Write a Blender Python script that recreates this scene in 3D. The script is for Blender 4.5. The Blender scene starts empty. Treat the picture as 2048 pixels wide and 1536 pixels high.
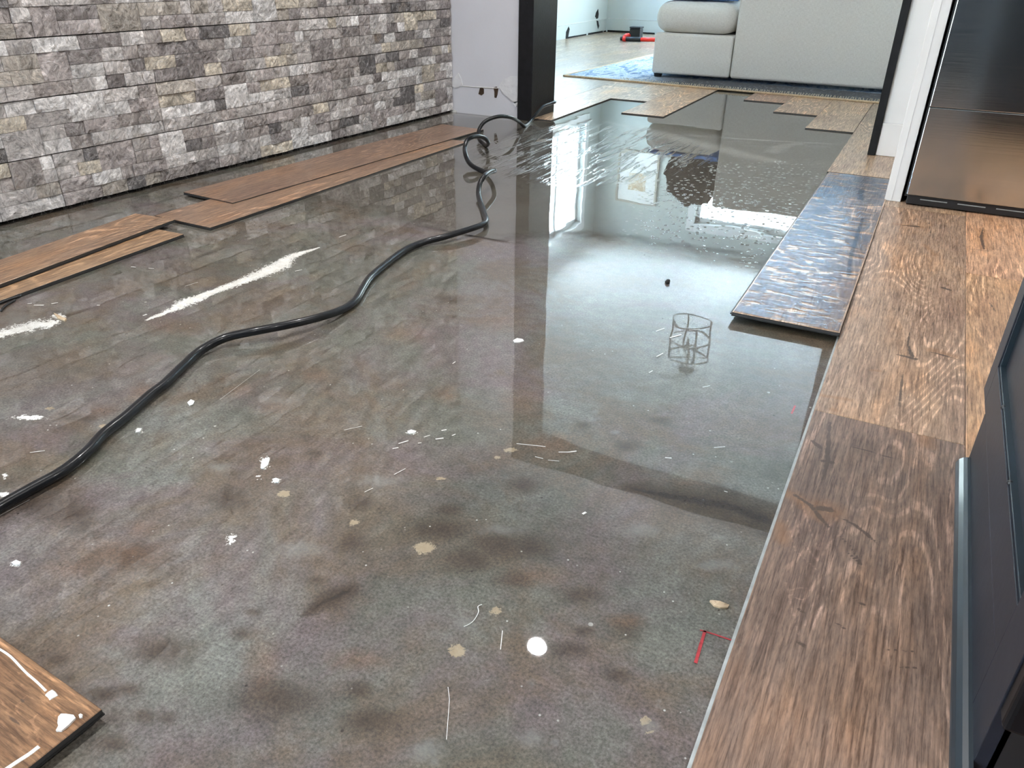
import bpy, bmesh, math, random
import numpy as np
from mathutils import Vector, Matrix, noise as mnoise
random.seed(7)
rng = np.random.default_rng(5)
SC = bpy.context.scene
C = SC.collection

# ------------------------------------------------------------------ camera
FPX, CX, CY, CAMH = 1530.0, 1024.0, 768.0, 0.70
R = np.array([[0.88672515, -0.23289474, 0.39934767],
              [0.46213290, 0.42353896, -0.77913281],
              [0.01231663, 0.87542835, 0.48319097]])
cam_data = bpy.data.cameras.new('camera')
cam = bpy.data.objects.new('camera', cam_data)
C.objects.link(cam)
cam_data.sensor_fit = 'HORIZONTAL'
cam_data.sensor_width = 36.0
cam_data.lens = FPX / 2048.0 * 36.0
cam_data.clip_start = 0.02
M4 = Matrix.Identity(4)
for i in range(3):
    for j in range(3):
        M4[i][j] = R[i][j]
M4.translation = Vector((0, 0, CAMH))
cam.matrix_world = M4
SC.camera = cam

# ------------------------------------------------------------------ world, exposure
SC.view_settings.view_transform = 'Standard'
SC.view_settings.look = 'None'
SC.view_settings.exposure = 0.0
SC.view_settings.gamma = 1.0
SC.view_settings.use_curve_mapping = False
SC.cycles.use_denoising = True
SC.cycles.max_bounces = 10
SC.cycles.diffuse_bounces = 5
SC.cycles.glossy_bounces = 5
SC.cycles.transparent_max_bounces = 12
SC.cycles.sample_clamp_indirect = 120.0
SC.cycles.caustics_reflective = False
SC.cycles.caustics_refractive = False

world = bpy.data.worlds.new('world')
SC.world = world
world.use_nodes = True
wn, wl = world.node_tree.nodes, world.node_tree.links
wn.clear()
wo = wn.new('ShaderNodeOutputWorld')
wb = wn.new('ShaderNodeBackground')
wt = wn.new('ShaderNodeTexCoord')
ws = wn.new('ShaderNodeSeparateXYZ')
wr = wn.new('ShaderNodeValToRGB')
wl.new(wt.outputs['Generated'], ws.inputs[0])
wl.new(ws.outputs['Z'], wr.inputs[0])
e = wr.color_ramp.elements
e[0].position = 0.0; e[0].color = (0.42, 0.46, 0.38, 1)
e[1].position = 0.9; e[1].color = (0.30, 0.55, 1.0, 1)
n1 = e.new(0.06); n1.color = (0.84, 0.92, 0.90, 1)
n2 = e.new(0.35); n2.color = (0.68, 0.86, 1.0, 1)
wl.new(wr.outputs[0], wb.inputs[0])
wb.inputs[1].default_value = 32.0
wl.new(wb.outputs[0], wo.inputs[0])


def area_light(name, loc, rot, sx, sy, power, color, portal=False):
    ld = bpy.data.lights.new(name, 'AREA')
    ld.shape = 'RECTANGLE'; ld.size = sx; ld.size_y = sy
    ld.energy = power; ld.color = color
    if portal:
        ld.cycles.is_portal = True
    lo = bpy.data.objects.new(name, ld)
    C.objects.link(lo)
    lo.location = loc; lo.rotation_euler = rot
    return lo


PI = math.pi
# daylight portals in the two windows of the far room (they only guide the sky light)
area_light('sky_portal', (-3.44, 7.95, 1.52), (0, PI / 2 * -1, 0), 1.26, 1.30, 1, (1, 1, 1), True)
area_light('sky_portal', (-0.95, 9.02, 1.25), (-PI / 2, 0, 0), 2.5, 1.6, 1, (1, 1, 1), True)


sd_ = bpy.data.lights.new('sun', 'SUN')  # added to light the pale ground outside; misses both windows
sd_.energy = 38.0; sd_.angle = 0.01; sd_.color = (1.0, 0.97, 0.92)
so_ = bpy.data.objects.new('sun', sd_); C.objects.link(so_)
so_.rotation_euler = Vector((0.0, 0.22, -1.0)).to_track_quat('-Z', 'Y').to_euler()


# ------------------------------------------------------------------ pixel helpers (measuring the real floor)
def ray(px, py):
    v = np.array([px - CX, -(py - CY), -FPX])
    return R @ (v / np.linalg.norm(v))


def F(px, py, z=0.0):
    d = ray(px, py)
    t = (z - CAMH) / d[2]
    return np.array([d[0] * t, d[1] * t, z])


# ------------------------------------------------------------------ generic helpers
def tag(o, label=None, cat=None, group=None, kind=None):
    if label: o['label'] = label
    if cat: o['category'] = cat
    if group: o['group'] = group
    if kind: o['kind'] = kind
    return o


def link(name, mesh, mats=None, parent=None, loc=None, rotz=None):
    o = bpy.data.objects.new(name, mesh)
    C.objects.link(o)
    if mats:
        for m in (mats if isinstance(mats, (list, tuple)) else [mats]):
            mesh.materials.append(m)
    if loc is not None: o.location = loc
    if rotz is not None: o.rotation_euler = (0, 0, rotz)
    if parent is not None: o.parent = parent
    return o


def empty(name, loc=(0, 0, 0), rotz=0.0):
    o = bpy.data.objects.new(name, None)
    C.objects.link(o)
    o.empty_display_size = 0.1
    o.location = loc; o.rotation_euler = (0, 0, rotz)
    return o


def bm_mesh(name, bm, smooth=False):
    me = bpy.data.meshes.new(name)
    bmesh.ops.recalc_face_normals(bm, faces=bm.faces[:])
    bm.to_mesh(me); bm.free()
    if smooth:
        for p in me.polygons: p.use_smooth = True
    return me


def add_box(bm, x0, x1, y0, y1, z0, z1, bev=0.0, seg=2, mat=0):
    vs = [bm.verts.new(p) for p in ((x0, y0, z0), (x1, y0, z0), (x1, y1, z0), (x0, y1, z0),
                                    (x0, y0, z1), (x1, y0, z1), (x1, y1, z1), (x0, y1, z1))]
    fs = [bm.faces.new([vs[i] for i in f]) for f in ((0, 3, 2, 1), (4, 5, 6, 7), (0, 1, 5, 4), (1, 2, 6, 5), (2, 3, 7, 6), (3, 0, 4, 7))]
    for f in fs: f.material_index = mat
    if bev > 0:
        es = list({e for f in fs for e in f.edges})
        bmesh.ops.bevel(bm, geom=es, offset=bev, segments=seg, profile=0.5, affect='EDGES')
    return fs


def box(name, x0, x1, y0, y1, z0, z1, mat, parent=None, bev=0.0, seg=2, smooth=False):
    bm = bmesh.new()
    add_box(bm, x0, x1, y0, y1, z0, z1, bev, seg)
    return link(name, bm_mesh(name, bm, smooth), mat, parent)


def catmull(pts, n=8, closed=False):
    P = [np.array(p, float) for p in pts]
    out = []
    m = len(P)
    rngi = range(m) if closed else range(m - 1)
    for i in rngi:
        if closed:
            p0, p1, p2, p3 = P[(i - 1) % m], P[i], P[(i + 1) % m], P[(i + 2) % m]
        else:
            p0, p1, p2, p3 = P[max(i - 1, 0)], P[i], P[i + 1], P[min(i + 2, m - 1)]
        for k in range(n):
            t = k / n
            out.append(0.5 * ((2 * p1) + (-p0 + p2) * t + (2 * p0 - 5 * p1 + 4 * p2 - p3) * t * t + (-p0 + 3 * p1 - 3 * p2 + p3) * t ** 3))
    if not closed: out.append(P[-1])
    return out


def tube(bm, pts, r, seg=12, cap=True, closed=False):
    pts = [Vector(p) for p in pts]
    n = len(pts)
    rings = []
    prev = None
    for i, p in enumerate(pts):
        if closed:
            t = (pts[(i + 1) % n] - pts[(i - 1) % n])
        else:
            t = (pts[min(i + 1, n - 1)] - pts[max(i - 1, 0)])
        t.normalize()
        if prev is None:
            a = Vector((0, 0, 1)) if abs(t.z) < 0.9 else Vector((1, 0, 0))
            u = t.cross(a).normalized()
        else:
            u = (prev - t * prev.dot(t)).normalized()
        prev = u
        w = t.cross(u)
        rr = r[i] if isinstance(r, (list, tuple)) else r
        rings.append([bm.verts.new(p + (u * math.cos(2 * PI * k / seg) + w * math.sin(2 * PI * k / seg)) * rr) for k in range(seg)])
    m = n if closed else n - 1
    for i in range(m):
        a, b = rings[i], rings[(i + 1) % n]
        for k in range(seg):
            bm.faces.new((a[k], a[(k + 1) % seg], b[(k + 1) % seg], b[k]))
    if cap and not closed:
        bm.faces.new(list(reversed(rings[0]))); bm.faces.new(rings[-1])


def prism(bm, poly, z0, z1, mat=0):
    lo = [bm.verts.new((p[0], p[1], z0)) for p in poly]
    hi = [bm.verts.new((p[0], p[1], z1)) for p in poly]
    n = len(poly)
    bm.faces.new(list(reversed(lo))).material_index = mat
    bm.faces.new(hi).material_index = mat
    for i in range(n):
        bm.faces.new((lo[i], lo[(i + 1) % n], hi[(i + 1) % n], hi[i])).material_index = mat


# ------------------------------------------------------------------ node material helper
class NM:
    def __init__(self, name):
        self.m = bpy.data.materials.new(name)
        self.m.use_nodes = True
        self.t = self.m.node_tree
        self.N, self.L = self.t.nodes, self.t.links
        self.N.clear()
        self.out = self.N.new('ShaderNodeOutputMaterial')

    def n(self, typ, **kw):
        nd = self.N.new(typ)
        for k, v in kw.items(): setattr(nd, k, v)
        return nd

    def put(self, sock, v):
        if v is None: return
        if isinstance(v, bpy.types.NodeSocket): self.L.new(v, sock)
        elif isinstance(v, (tuple, list)) and len(v) == 3 and sock.type == 'RGBA': sock.default_value = (*v, 1)
        else: sock.default_value = v

    def coord(self, which='Object'):
        return self.n('ShaderNodeTexCoord').outputs[which]

    def mapping(self, vec, scale=(1, 1, 1), loc=(0, 0, 0), rot=(0, 0, 0)):
        nd = self.n('ShaderNodeMapping')
        self.L.new(vec, nd.inputs[0])
        self.put(nd.inputs['Location'], loc); nd.inputs['Rotation'].default_value = rot
        nd.inputs['Scale'].default_value = scale
        return nd.outputs[0]

    def noise(self, vec, scale=5, detail=4, rough=0.5, dist=0.0, out=0):
        nd = self.n('ShaderNodeTexNoise')
        if vec is not None: self.L.new(vec, nd.inputs['Vector'])
        nd.inputs['Scale'].default_value = scale; nd.inputs['Detail'].default_value = detail
        nd.inputs['Roughness'].default_value = rough; nd.inputs['Distortion'].default_value = dist
        return nd.outputs[out]

    def voro(self, vec, scale=5, feat='F1', out='Distance', rand=1.0):
        nd = self.n('ShaderNodeTexVoronoi', feature=feat)
        if vec is not None: self.L.new(vec, nd.inputs['Vector'])
        nd.inputs['Scale'].default_value = scale
        nd.inputs['Randomness'].default_value = rand
        return nd.outputs[out]

    def ramp(self, fac, stops, interp='LINEAR'):
        nd = self.n('ShaderNodeValToRGB')
        nd.color_ramp.interpolation = interp
        self.put(nd.inputs[0], fac)
        el = nd.color_ramp.elements
        while len(el) > 1: el.remove(el[-1])
        for i, (p, c) in enumerate(stops):
            if isinstance(c, (int, float)): c = (c, c, c)
            x = el[0] if i == 0 else el.new(p)
            x.position = p; x.color = (*c, 1)
        return nd.outputs[0]

    def mix(self, fac, a, b, mode='MIX'):
        nd = self.n('ShaderNodeMix', data_type='RGBA', blend_type=mode)
        self.put(nd.inputs[0], fac)
        for s, v in ((nd.inputs[6], a), (nd.inputs[7], b)):
            if isinstance(v, (int, float)): v = (v, v, v)
            self.put(s, v)
        return nd.outputs[2]

    def math(self, op, a, b=None, c=None, clamp=False):
        nd = self.n('ShaderNodeMath', operation=op, use_clamp=clamp)
        self.put(nd.inputs[0], a)
        if b is not None: self.put(nd.inputs[1], b)
        if c is not None: self.put(nd.inputs[2], c)
        return nd.outputs[0]

    def step(self, v, lo, hi):
        nd = self.n('ShaderNodeMapRange', interpolation_type='SMOOTHSTEP')
        self.put(nd.inputs[0], v)
        nd.inputs[1].default_value = lo; nd.inputs[2].default_value = hi
        return nd.outputs[0]

    def bump(self, h, strength=0.3, dist=0.01, normal=None):
        nd = self.n('ShaderNodeBump')
        self.put(nd.inputs['Strength'], strength)
        nd.inputs['Distance'].default_value = dist
        self.L.new(h, nd.inputs['Height'])
        if normal is not None: self.L.new(normal, nd.inputs['Normal'])
        return nd.outputs[0]

    def attr(self, name, out='Color'):
        nd = self.n('ShaderNodeAttribute')
        nd.attribute_name = name
        return nd.outputs[out]

    def bsdf(self, color=(0.8, 0.8, 0.8), rough=0.5, metal=0.0, normal=None, ior=1.5, spec=0.5, coat=0.0, coat_rough=0.03, coat_ior=1.5, coat_normal=None, sheen=0.0, aniso=0.0, emis=None, emis_s=0.0, finish=True):
        b = self.n('ShaderNodeBsdfPrincipled')
        self.put(b.inputs['Base Color'], color); self.put(b.inputs['Roughness'], rough)
        self.put(b.inputs['Metallic'], metal); self.put(b.inputs['IOR'], ior)
        self.put(b.inputs['Specular IOR Level'], spec)
        self.put(b.inputs['Coat Weight'], coat); self.put(b.inputs['Coat Roughness'], coat_rough)
        self.put(b.inputs['Coat IOR'], coat_ior)
        self.put(b.inputs['Sheen Weight'], sheen); self.put(b.inputs['Anisotropic'], aniso)
        if normal is not None: self.L.new(normal, b.inputs['Normal'])
        if coat_normal is not None: self.L.new(coat_normal, b.inputs['Coat Normal'])
        if emis is not None:
            self.put(b.inputs['Emission Color'], emis); b.inputs['Emission Strength'].default_value = emis_s
        if finish: self.L.new(b.outputs[0], self.out.inputs[0])
        return b.outputs[0]


def simple(name, color, rough=0.5, metal=0.0, nscale=None, namp=0.1, bump=0.0, bscale=60, **kw):
    k = NM(name)
    v = k.coord('Object')
    col = color
    if nscale:
        f = k.noise(v, nscale, 4)
        col = k.mix(k.ramp(f, [(0.3, 0.0), (0.7, 1.0)]), tuple(c * (1 - namp) for c in color), tuple(min(1, c * (1 + namp)) for c in color))
    nrm = k.bump(k.noise(v, bscale, 4), bump, 0.004) if bump else None
    k.bsdf(col, rough, metal, normal=nrm, **kw)
    return k.m


# ------------------------------------------------------------------ materials
def mat_concrete():
    k = NM('wet_concrete')
    g = k.n('ShaderNodeNewGeometry').outputs['Position']
    big = k.noise(g, 2.2, 5, 0.6, 0.6)
    col = k.ramp(big, [(0.28, (0.046, 0.045, 0.033)), (0.44, (0.078, 0.079, 0.062)), (0.58, (0.108, 0.108, 0.092)), (0.74, (0.130, 0.134, 0.124))])
    mauve = k.step(k.noise(k.mapping(g, (1, 1, 1), (3.1, 7.7, 0)), 3.3, 5, 0.62, 0.8), 0.42, 0.68)
    col = k.mix(k.math('MULTIPLY', mauve, 0.85), col, (0.102, 0.074, 0.076))
    brown = k.step(k.noise(k.mapping(g, (1, 1, 1), (13.1, 2.7, 0)), 4.5, 5, 0.65, 0.5), 0.42, 0.66)
    col = k.mix(k.math('MULTIPLY', brown, 0.85), col, (0.084, 0.058, 0.035))
    # named stains and a lamp glint, painted as fields over the slab
    st = k.attr('stain_a')
    sp = k.n('ShaderNodeSeparateColor'); k.L.new(st, sp.inputs[0])
    st2 = k.attr('stain_glint')
    sp2 = k.n('ShaderNodeSeparateColor'); k.L.new(st2, sp2.inputs[0])
    fine = k.math('SUBTRACT', k.noise(g, 150, 5, 0.7, 1.0), 0.5)
    fn = k.noise(g, 55, 7, 0.72)
    fe = k.math('SUBTRACT', fn, 0.5)

    def fld(s, lo, hi, amp):
        return k.step(k.math('ADD', s, k.math('MULTIPLY', fe, amp)), lo, hi)
    col = k.mix(k.math('MULTIPLY', fld(sp.outputs[0], 0.05, 0.85, 0.5), 0.86), col, (0.034, 0.021, 0.012))
    col = k.mix(k.math('MULTIPLY', k.step(k.math('ADD', sp.outputs[0], k.math('MULTIPLY', fine, 0.25)), 0.80, 0.90), 0.8), col, (0.014, 0.009, 0.006))
    col = k.mix(k.math('MULTIPLY', fld(sp.outputs[1], 0.1, 1.0, 0.7), 0.55), col, (0.115, 0.060, 0.030))
    # mottling, pores
    f1 = k.noise(g, 42, 8, 0.75)
    col = k.mix(1.0, col, k.ramp(f1, [(0.28, 0.60), (0.5, 1.0), (0.72, 1.40)]), 'MULTIPLY')
    f2 = k.noise(g, 260, 4, 0.7)
    col = k.mix(1.0, col, k.ramp(f2, [(0.30, 0.45), (0.48, 1.0), (0.70, 1.7)]), 'MULTIPLY')
    # hairline crazing
    wv = k.mix(0.5, g, k.noise(g, 30, 4, out=1), 'ADD')
    cr = k.voro(k.mapping(wv, (1, 1, 1)), 26, 'DISTANCE_TO_EDGE')
    crm = k.math('MULTIPLY', k.step(cr, 0.035, 0.0), k.step(k.noise(g, 5, 3), 0.5, 0.62))
    col = k.mix(k.math('MULTIPLY', crm, 0.55), col, (0.04, 0.036, 0.03))
    # specks: dark pinholes and pale crumbs
    v1 = k.voro(g, 38, 'F1')
    sel = k.step(k.noise(g, 17, 2), 0.56, 0.60)
    col = k.mix(k.math('MULTIPLY', k.step(v1, 0.085, 0.05), sel), col, (0.02, 0.014, 0.01))
    v2 = k.voro(k.mapping(g, (1, 1, 1), (5.5, 1.3, 0)), 55, 'F1')
    sel2 = k.step(k.noise(k.mapping(g, (1, 1, 1), (9, 9, 0)), 9, 2), 0.54, 0.60)
    crumbs = k.math('MULTIPLY', k.step(v2, 0.10, 0.05), sel2)
    v3 = k.voro(k.mapping(g, (1, 1, 1), (1.5, 4.3, 0)), 20, 'F1')
    sel3 = k.step(k.noise(k.mapping(g, (1, 1, 1), (19, 9, 0)), 7, 2), 0.60, 0.66)
    crumbs = k.math('MAXIMUM', crumbs, k.math('MULTIPLY', k.step(v3, 0.075, 0.05), sel3))
    col = k.mix(k.math('MULTIPLY', crumbs, 0.95), col, (0.42, 0.41, 0.37))
    beige = k.step(k.math('ADD', k.math('ADD', sp2.outputs[0], k.math('MULTIPLY', fe, 0.5)), k.math('MULTIPLY', fine, 1.0)), 0.46, 0.60)
    col = k.mix(beige, col, k.ramp(f1, [(0.3, (0.24, 0.18, 0.11)), (0.7, (0.34, 0.28, 0.19))]))
    white = k.step(k.math('ADD', k.math('ADD', sp.outputs[2], k.math('MULTIPLY', fe, 0.7)), k.math('MULTIPLY', fine, 2.0)), 0.46, 0.58)
    col = k.mix(white, col, k.ramp(f1, [(0.3, (0.58, 0.55, 0.49)), (0.6, (0.82, 0.81, 0.76))]))
    pale = fld(sp2.outputs[1], 0.3, 0.9, 0.8)
    col = k.mix(k.math('MULTIPLY', pale, 0.5), col, (0.20, 0.20, 0.185))
    und = k.bump(k.math('ADD', f1, k.math('MULTIPLY', f2, 0.4)), 0.35, 0.003)
    wat = k.bump(k.noise(g, 3.5, 2, 0.5), 0.05, 0.02)
    k.bsdf(col, 0.55, normal=und, spec=0.3, coat=1.0, coat_rough=0.012, coat_ior=1.85, coat_normal=wat)
    return k.m


def mat_puddle():
    k = NM('standing_water')
    g = k.n('ShaderNodeNewGeometry').outputs['Position']
    sx = k.n('ShaderNodeSeparateXYZ'); k.L.new(g, sx.inputs[0])
    X, Y = sx.outputs[0], sx.outputs[1]

    def dist(cx, cy, rx, ry):
        a = k.math('POWER', k.math('DIVIDE', k.math('SUBTRACT', X, cx), rx), 2)
        b = k.math('POWER', k.math('DIVIDE', k.math('SUBTRACT', Y, cy), ry), 2)
        return k.math('ADD', a, b)
    # wind of the broom strokes near the doorway: long ripples along the room
    m1 = k.step(dist(-1.25, 3.10, 0.50, 0.62), 1.15, 0.3)
    streak = k.noise(k.mapping(g, (42, 4.0, 1), rot=(0, 0, 0.28)), 1.0, 4, 0.6, 0.5)
    streak = k.ramp(streak, [(0.52, 0.0), (0.60, 0.5), (0.70, 0.9)])
    # spatter of droplets by the wet board
    m2 = k.step(dist(-0.47, 2.62, 0.32, 0.72), 1.25, 0.1)
    dv = k.voro(k.mapping(g, (1, 1, 1)), 58, 'F1')
    vs = k.n('ShaderNodeSeparateColor'); k.L.new(k.voro(k.mapping(g, (1, 1, 1)), 58, 'F1', 'Color'), vs.inputs[0])
    drops = k.math('MULTIPLY', k.step(dv, 0.40, 0.0), k.step(vs.outputs[0], 0.45, 0.62))
    edge = k.step(k.math('ADD', k.attr('edge', 'Fac'), k.math('MULTIPLY', k.math('SUBTRACT', k.noise(g, 7, 6, 0.65), 0.5), 0.30)), -0.02, 0.12)
    h = k.math('ADD', k.math('MULTIPLY', k.math('MULTIPLY', streak, m1), 1.0), k.math('MULTIPLY', k.math('MULTIPLY', drops, m2), 1.9))
    h = k.math('ADD', h, k.math('MULTIPLY', k.noise(g, 4, 2), 0.25))
    nrm = k.bump(h, 0.6, 0.0035)
    fr = k.n('ShaderNodeFresnel'); fr.inputs[0].default_value = 1.85
    k.L.new(nrm, fr.inputs['Normal'])
    gl = k.n('ShaderNodeBsdfGlossy'); gl.inputs['Roughness'].default_value = 0.01
    gl.inputs['Color'].default_value = (1, 1, 1, 1)
    k.L.new(nrm, gl.inputs['Normal'])
    tr = k.n('ShaderNodeBsdfTransparent'); tr.inputs[0].default_value = (0.95, 0.94, 0.92, 1)
    df = k.n('ShaderNodeBsdfDiffuse')
    silt = k.ramp(k.noise(k.mapping(g, (3, 1, 1)), 2.6, 4, 0.55, 0.5), [(0.35, (0.125, 0.114, 0.094)), (0.62, (0.155, 0.142, 0.118)), (0.8, (0.19, 0.175, 0.15))])
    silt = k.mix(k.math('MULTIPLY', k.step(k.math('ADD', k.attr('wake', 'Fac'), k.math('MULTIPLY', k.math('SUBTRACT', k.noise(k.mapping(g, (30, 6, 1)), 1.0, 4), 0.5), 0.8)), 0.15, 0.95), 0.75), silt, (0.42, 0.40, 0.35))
    k.L.new(silt, df.inputs[0])
    m = k.n('ShaderNodeMixShader'); m.inputs[0].default_value = 0.6
    k.L.new(tr.outputs[0], m.inputs[1]); k.L.new(df.outputs[0], m.inputs[2])
    mm = k.n('ShaderNodeMixShader')
    k.L.new(fr.outputs[0], mm.inputs[0]); k.L.new(m.outputs[0], mm.inputs[1]); k.L.new(gl.outputs[0], mm.inputs[2])
    cl = k.n('ShaderNodeBsdfTransparent')
    m3 = k.n('ShaderNodeMixShader'); k.L.new(edge, m3.inputs[0]); k.L.new(cl.outputs[0], m3.inputs[1]); k.L.new(mm.outputs[0], m3.inputs[2])
    k.L.new(m3.outputs[0], k.out.inputs[0])
    return k.m


def wood_nodes(k, v, base, rows=False):
    """oak grain along local Y"""
    xs = k.n('ShaderNodeSeparateXYZ'); k.L.new(v, xs.inputs[0])
    field = k.noise(k.mapping(v, (5.0, 1.15, 1)), 1.0, 2, 0.45, 0.3)
    jit = k.noise(k.mapping(v, (60, 9, 1)), 1.0, 3, 0.6)
    ph = k.math('ADD', k.math('ADD', k.math('MULTIPLY', field, 170.0), k.math('MULTIPLY', xs.outputs[0], 60.0)), k.math('MULTIPLY', jit, 2.6))
    rings = k.math('SINE', ph)
    soft = k.step(k.noise(k.mapping(v, (7, 1.3, 1), (4, 4, 0)), 1.0, 2), 0.45, 0.60)
    grain = k.noise(k.mapping(v, (250, 13, 1)), 1.0, 5, 0.72, 0.5)
    grain2 = k.noise(k.mapping(v, (150, 6, 1)), 1.0, 4, 0.65, 0.6)
    fleck = k.noise(k.mapping(v, (330, 60, 1), (3, 5, 0)), 1.0, 3, 0.65)
    blot = k.noise(k.mapping(v, (8, 2.2, 1)), 1.0, 4, 0.6)
    col = k.mix(1.0, base, k.ramp(blot, [(0.28, (0.74, 0.68, 0.68)), (0.5, (1, 1, 1)), (0.72, (1.30, 1.12, 0.90))]), 'MULTIPLY')
    col = k.mix(1.0, col, k.ramp(grain, [(0.34, (0.46, 0.40, 0.37)), (0.48, (1, 1, 1)), (0.64, (1.55, 1.52, 1.50))]), 'MULTIPLY')
    col = k.mix(1.0, col, k.ramp(grain2, [(0.33, (0.74, 0.70, 0.68)), (0.5, (1, 1, 1)), (0.7, (1.18, 1.18, 1.20))]), 'MULTIPLY')
    col = k.mix(1.0, col, k.ramp(fleck, [(0.30, 0.72), (0.45, 1.0), (0.72, 1.25)]), 'MULTIPLY')
    brk = k.ramp(grain, [(0.40, 0.0), (0.55, 1.0)])
    lines = k.math('MULTIPLY', k.math('MULTIPLY', k.step(rings, 0.45, 1.0), k.math('ADD', 0.04, k.math('MULTIPLY', soft, 0.96))), brk)
    col = k.mix(k.math('MULTIPLY', lines, 0.75), col, k.mix(1.0, col, (2.1, 2.1, 2.1), 'MULTIPLY'))
    dk = k.math('MULTIPLY', k.step(rings, -0.3, -1.0), soft)
    col = k.mix(k.math('MULTIPLY', dk, 0.30), col, k.mix(1.0, col, (0.5, 0.45, 0.42), 'MULTIPLY'))
    # small checks
    ck = k.noise(k.mapping(v, (26, 22, 1), (8, 1, 0)), 1.0, 3, 0.6)
    col = k.mix(k.math('MULTIPLY', k.step(ck, 0.70, 0.76), 0.6), col, (0.11, 0.055, 0.03))
    # the knots, cracks and amber streaks each board is known by
    mk = k.n('ShaderNodeSeparateColor'); k.L.new(k.attr('wood_mark'), mk.inputs[0])
    ed = k.math('MULTIPLY', k.math('SUBTRACT', k.noise(k.mapping(v, (110, 60, 1)), 1.0, 4, 0.7), 0.5), 1.1)
    col = k.mix(k.math('MULTIPLY', k.step(k.math('ADD', mk.outputs[2], k.math('MULTIPLY', ed, 0.6)), 0.1, 1.0), 0.45), col, (0.26, 0.12, 0.045))
    col = k.mix(k.math('MULTIPLY', k.step(k.math('ADD', mk.outputs[1], ed), 0.55, 1.0), 0.6), col, k.mix(1.0, col, (2.2, 2.2, 2.3), 'MULTIPLY'))
    col = k.mix(k.math('MULTIPLY', k.step(k.math('ADD', mk.outputs[0], ed), 0.35, 0.7), 0.85), col, (0.055, 0.035, 0.025))
    h = k.math('ADD', k.math('MULTIPLY', grain, 0.7), k.math('MULTIPLY', grain2, 0.6))
    return col, h


def mat_plank(name='oak_plank', wet=0.25, ripple=0.0):
    k = NM(name)
    oi = k.n('ShaderNodeObjectInfo')
    rnd = k.math('MULTIPLY', oi.outputs['Random'], 37.0)
    v = k.coord('Object')
    off = k.n('ShaderNodeCombineXYZ'); k.L.new(rnd, off.inputs[0]); k.L.new(rnd, off.inputs[1])
    add = k.n('ShaderNodeVectorMath', operation='ADD'); k.L.new(v, add.inputs[0]); k.L.new(off.outputs[0], add.inputs[1])
    col, h = wood_nodes(k, add.outputs[0], oi.outputs['Color'])
    nrm = k.bump(h, 0.45, 0.0012)
    g = k.n('ShaderNodeNewGeometry').outputs['Position']
    if False:
        r1 = k.noise(k.mapping(g, (40, 95, 1), rot=(0, 0, 0.15)), 1.0, 5, 0.66, 0.8)
        r1 = k.math('ADD', r1, k.math('MULTIPLY', k.noise(g, 9, 3), 0.8))
        cn = k.bump(r1, ripple, 0.008)
    else:
        r1 = k.noise(g, 90, 4, 0.65)
        cn = k.bump(r1, 0.30, 0.0022)
    k.bsdf(col, 0.42, normal=nrm, spec=0.4, coat=wet, coat_rough=0.08 if not ripple else 0.16, coat_ior=1.4 if not ripple else 1.9, coat_normal=cn)
    return k.m


def mat_wood_floor():
    k = NM('oak_floor_rows')
    g = k.coord('Object')
    sw = k.mapping(g, (1, 1, 1), (0, 0, 0), (0, 0, PI / 2))
    br = k.n('ShaderNodeTexBrick'); k.L.new(sw, br.inputs[0])
    br.inputs['Color1'].default_value = (0.26, 0.19, 0.13, 1); br.inputs['Color2'].default_value = (0.34, 0.26, 0.19, 1)
    br.inputs['Mortar'].default_value = (0.10, 0.06, 0.04, 1); br.inputs['Scale'].default_value = 1.0
    br.inputs['Mortar Size'].default_value = 0.0016; br.inputs['Brick Width'].default_value = 1.22
    br.inputs['Row Height'].default_value = 0.2345; br.offset = 0.37
    col, h = wood_nodes(k, g, br.outputs[0])
    cn = k.bump(k.noise(g, 40, 4, 0.6), 0.35, 0.003)
    k.bsdf(col, 0.4, normal=k.bump(h, 0.3, 0.001), coat=0.5, coat_rough=0.10, coat_ior=1.45, coat_normal=cn)
    return k.m


def mat_stone():
    k = NM('splitface_travertine')
    g = k.coord('Object')
    base = k.attr('piece')
    warp = k.noise(g, 9, 3, out=1)
    gv = k.mix(0.12, g, warp, 'ADD')
    n1 = k.noise(gv, 22, 8, 0.7, 0.8)
    col = k.mix(1.0, base, k.ramp(n1, [(0.32, 0.42), (0.44, 0.82), (0.56, 1.14), (0.68, 1.70)]), 'MULTIPLY')
    n2 = k.noise(gv, 110, 6, 0.78)
    col = k.mix(1.0, col, k.ramp(n2, [(0.32, 0.50), (0.48, 0.96), (0.68, 1.5)]), 'MULTIPLY')
    pit = k.math('MULTIPLY', k.step(k.noise(gv, 130, 5, 0.7), 0.40, 0.33), k.step(k.noise(g, 16, 3), 0.47, 0.58))
    col = k.mix(k.math('MULTIPLY', pit, 0.85), col, (0.05, 0.04, 0.035))
    tan = k.step(k.noise(k.mapping(g, (1, 1, 1), (4, 8, 1)), 7, 4, 0.6), 0.60, 0.74)
    col = k.mix(k.math('MULTIPLY', tan, 0.45), col, (0.46, 0.36, 0.27))
    vein = k.math('ABSOLUTE', k.math('SUBTRACT', k.noise(gv, 14, 5, 0.6, 1.5), 0.5))
    col = k.mix(k.math('MULTIPLY', k.step(vein, 0.025, 0.0), 0.35), col, (0.70, 0.68, 0.65))
    hh = k.math('ADD', n1, k.math('MULTIPLY', n2, 0.5))
    k.bsdf(col, 0.8, normal=k.bump(hh, 0.9, 0.007), spec=0.3)
    return k.m


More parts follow.
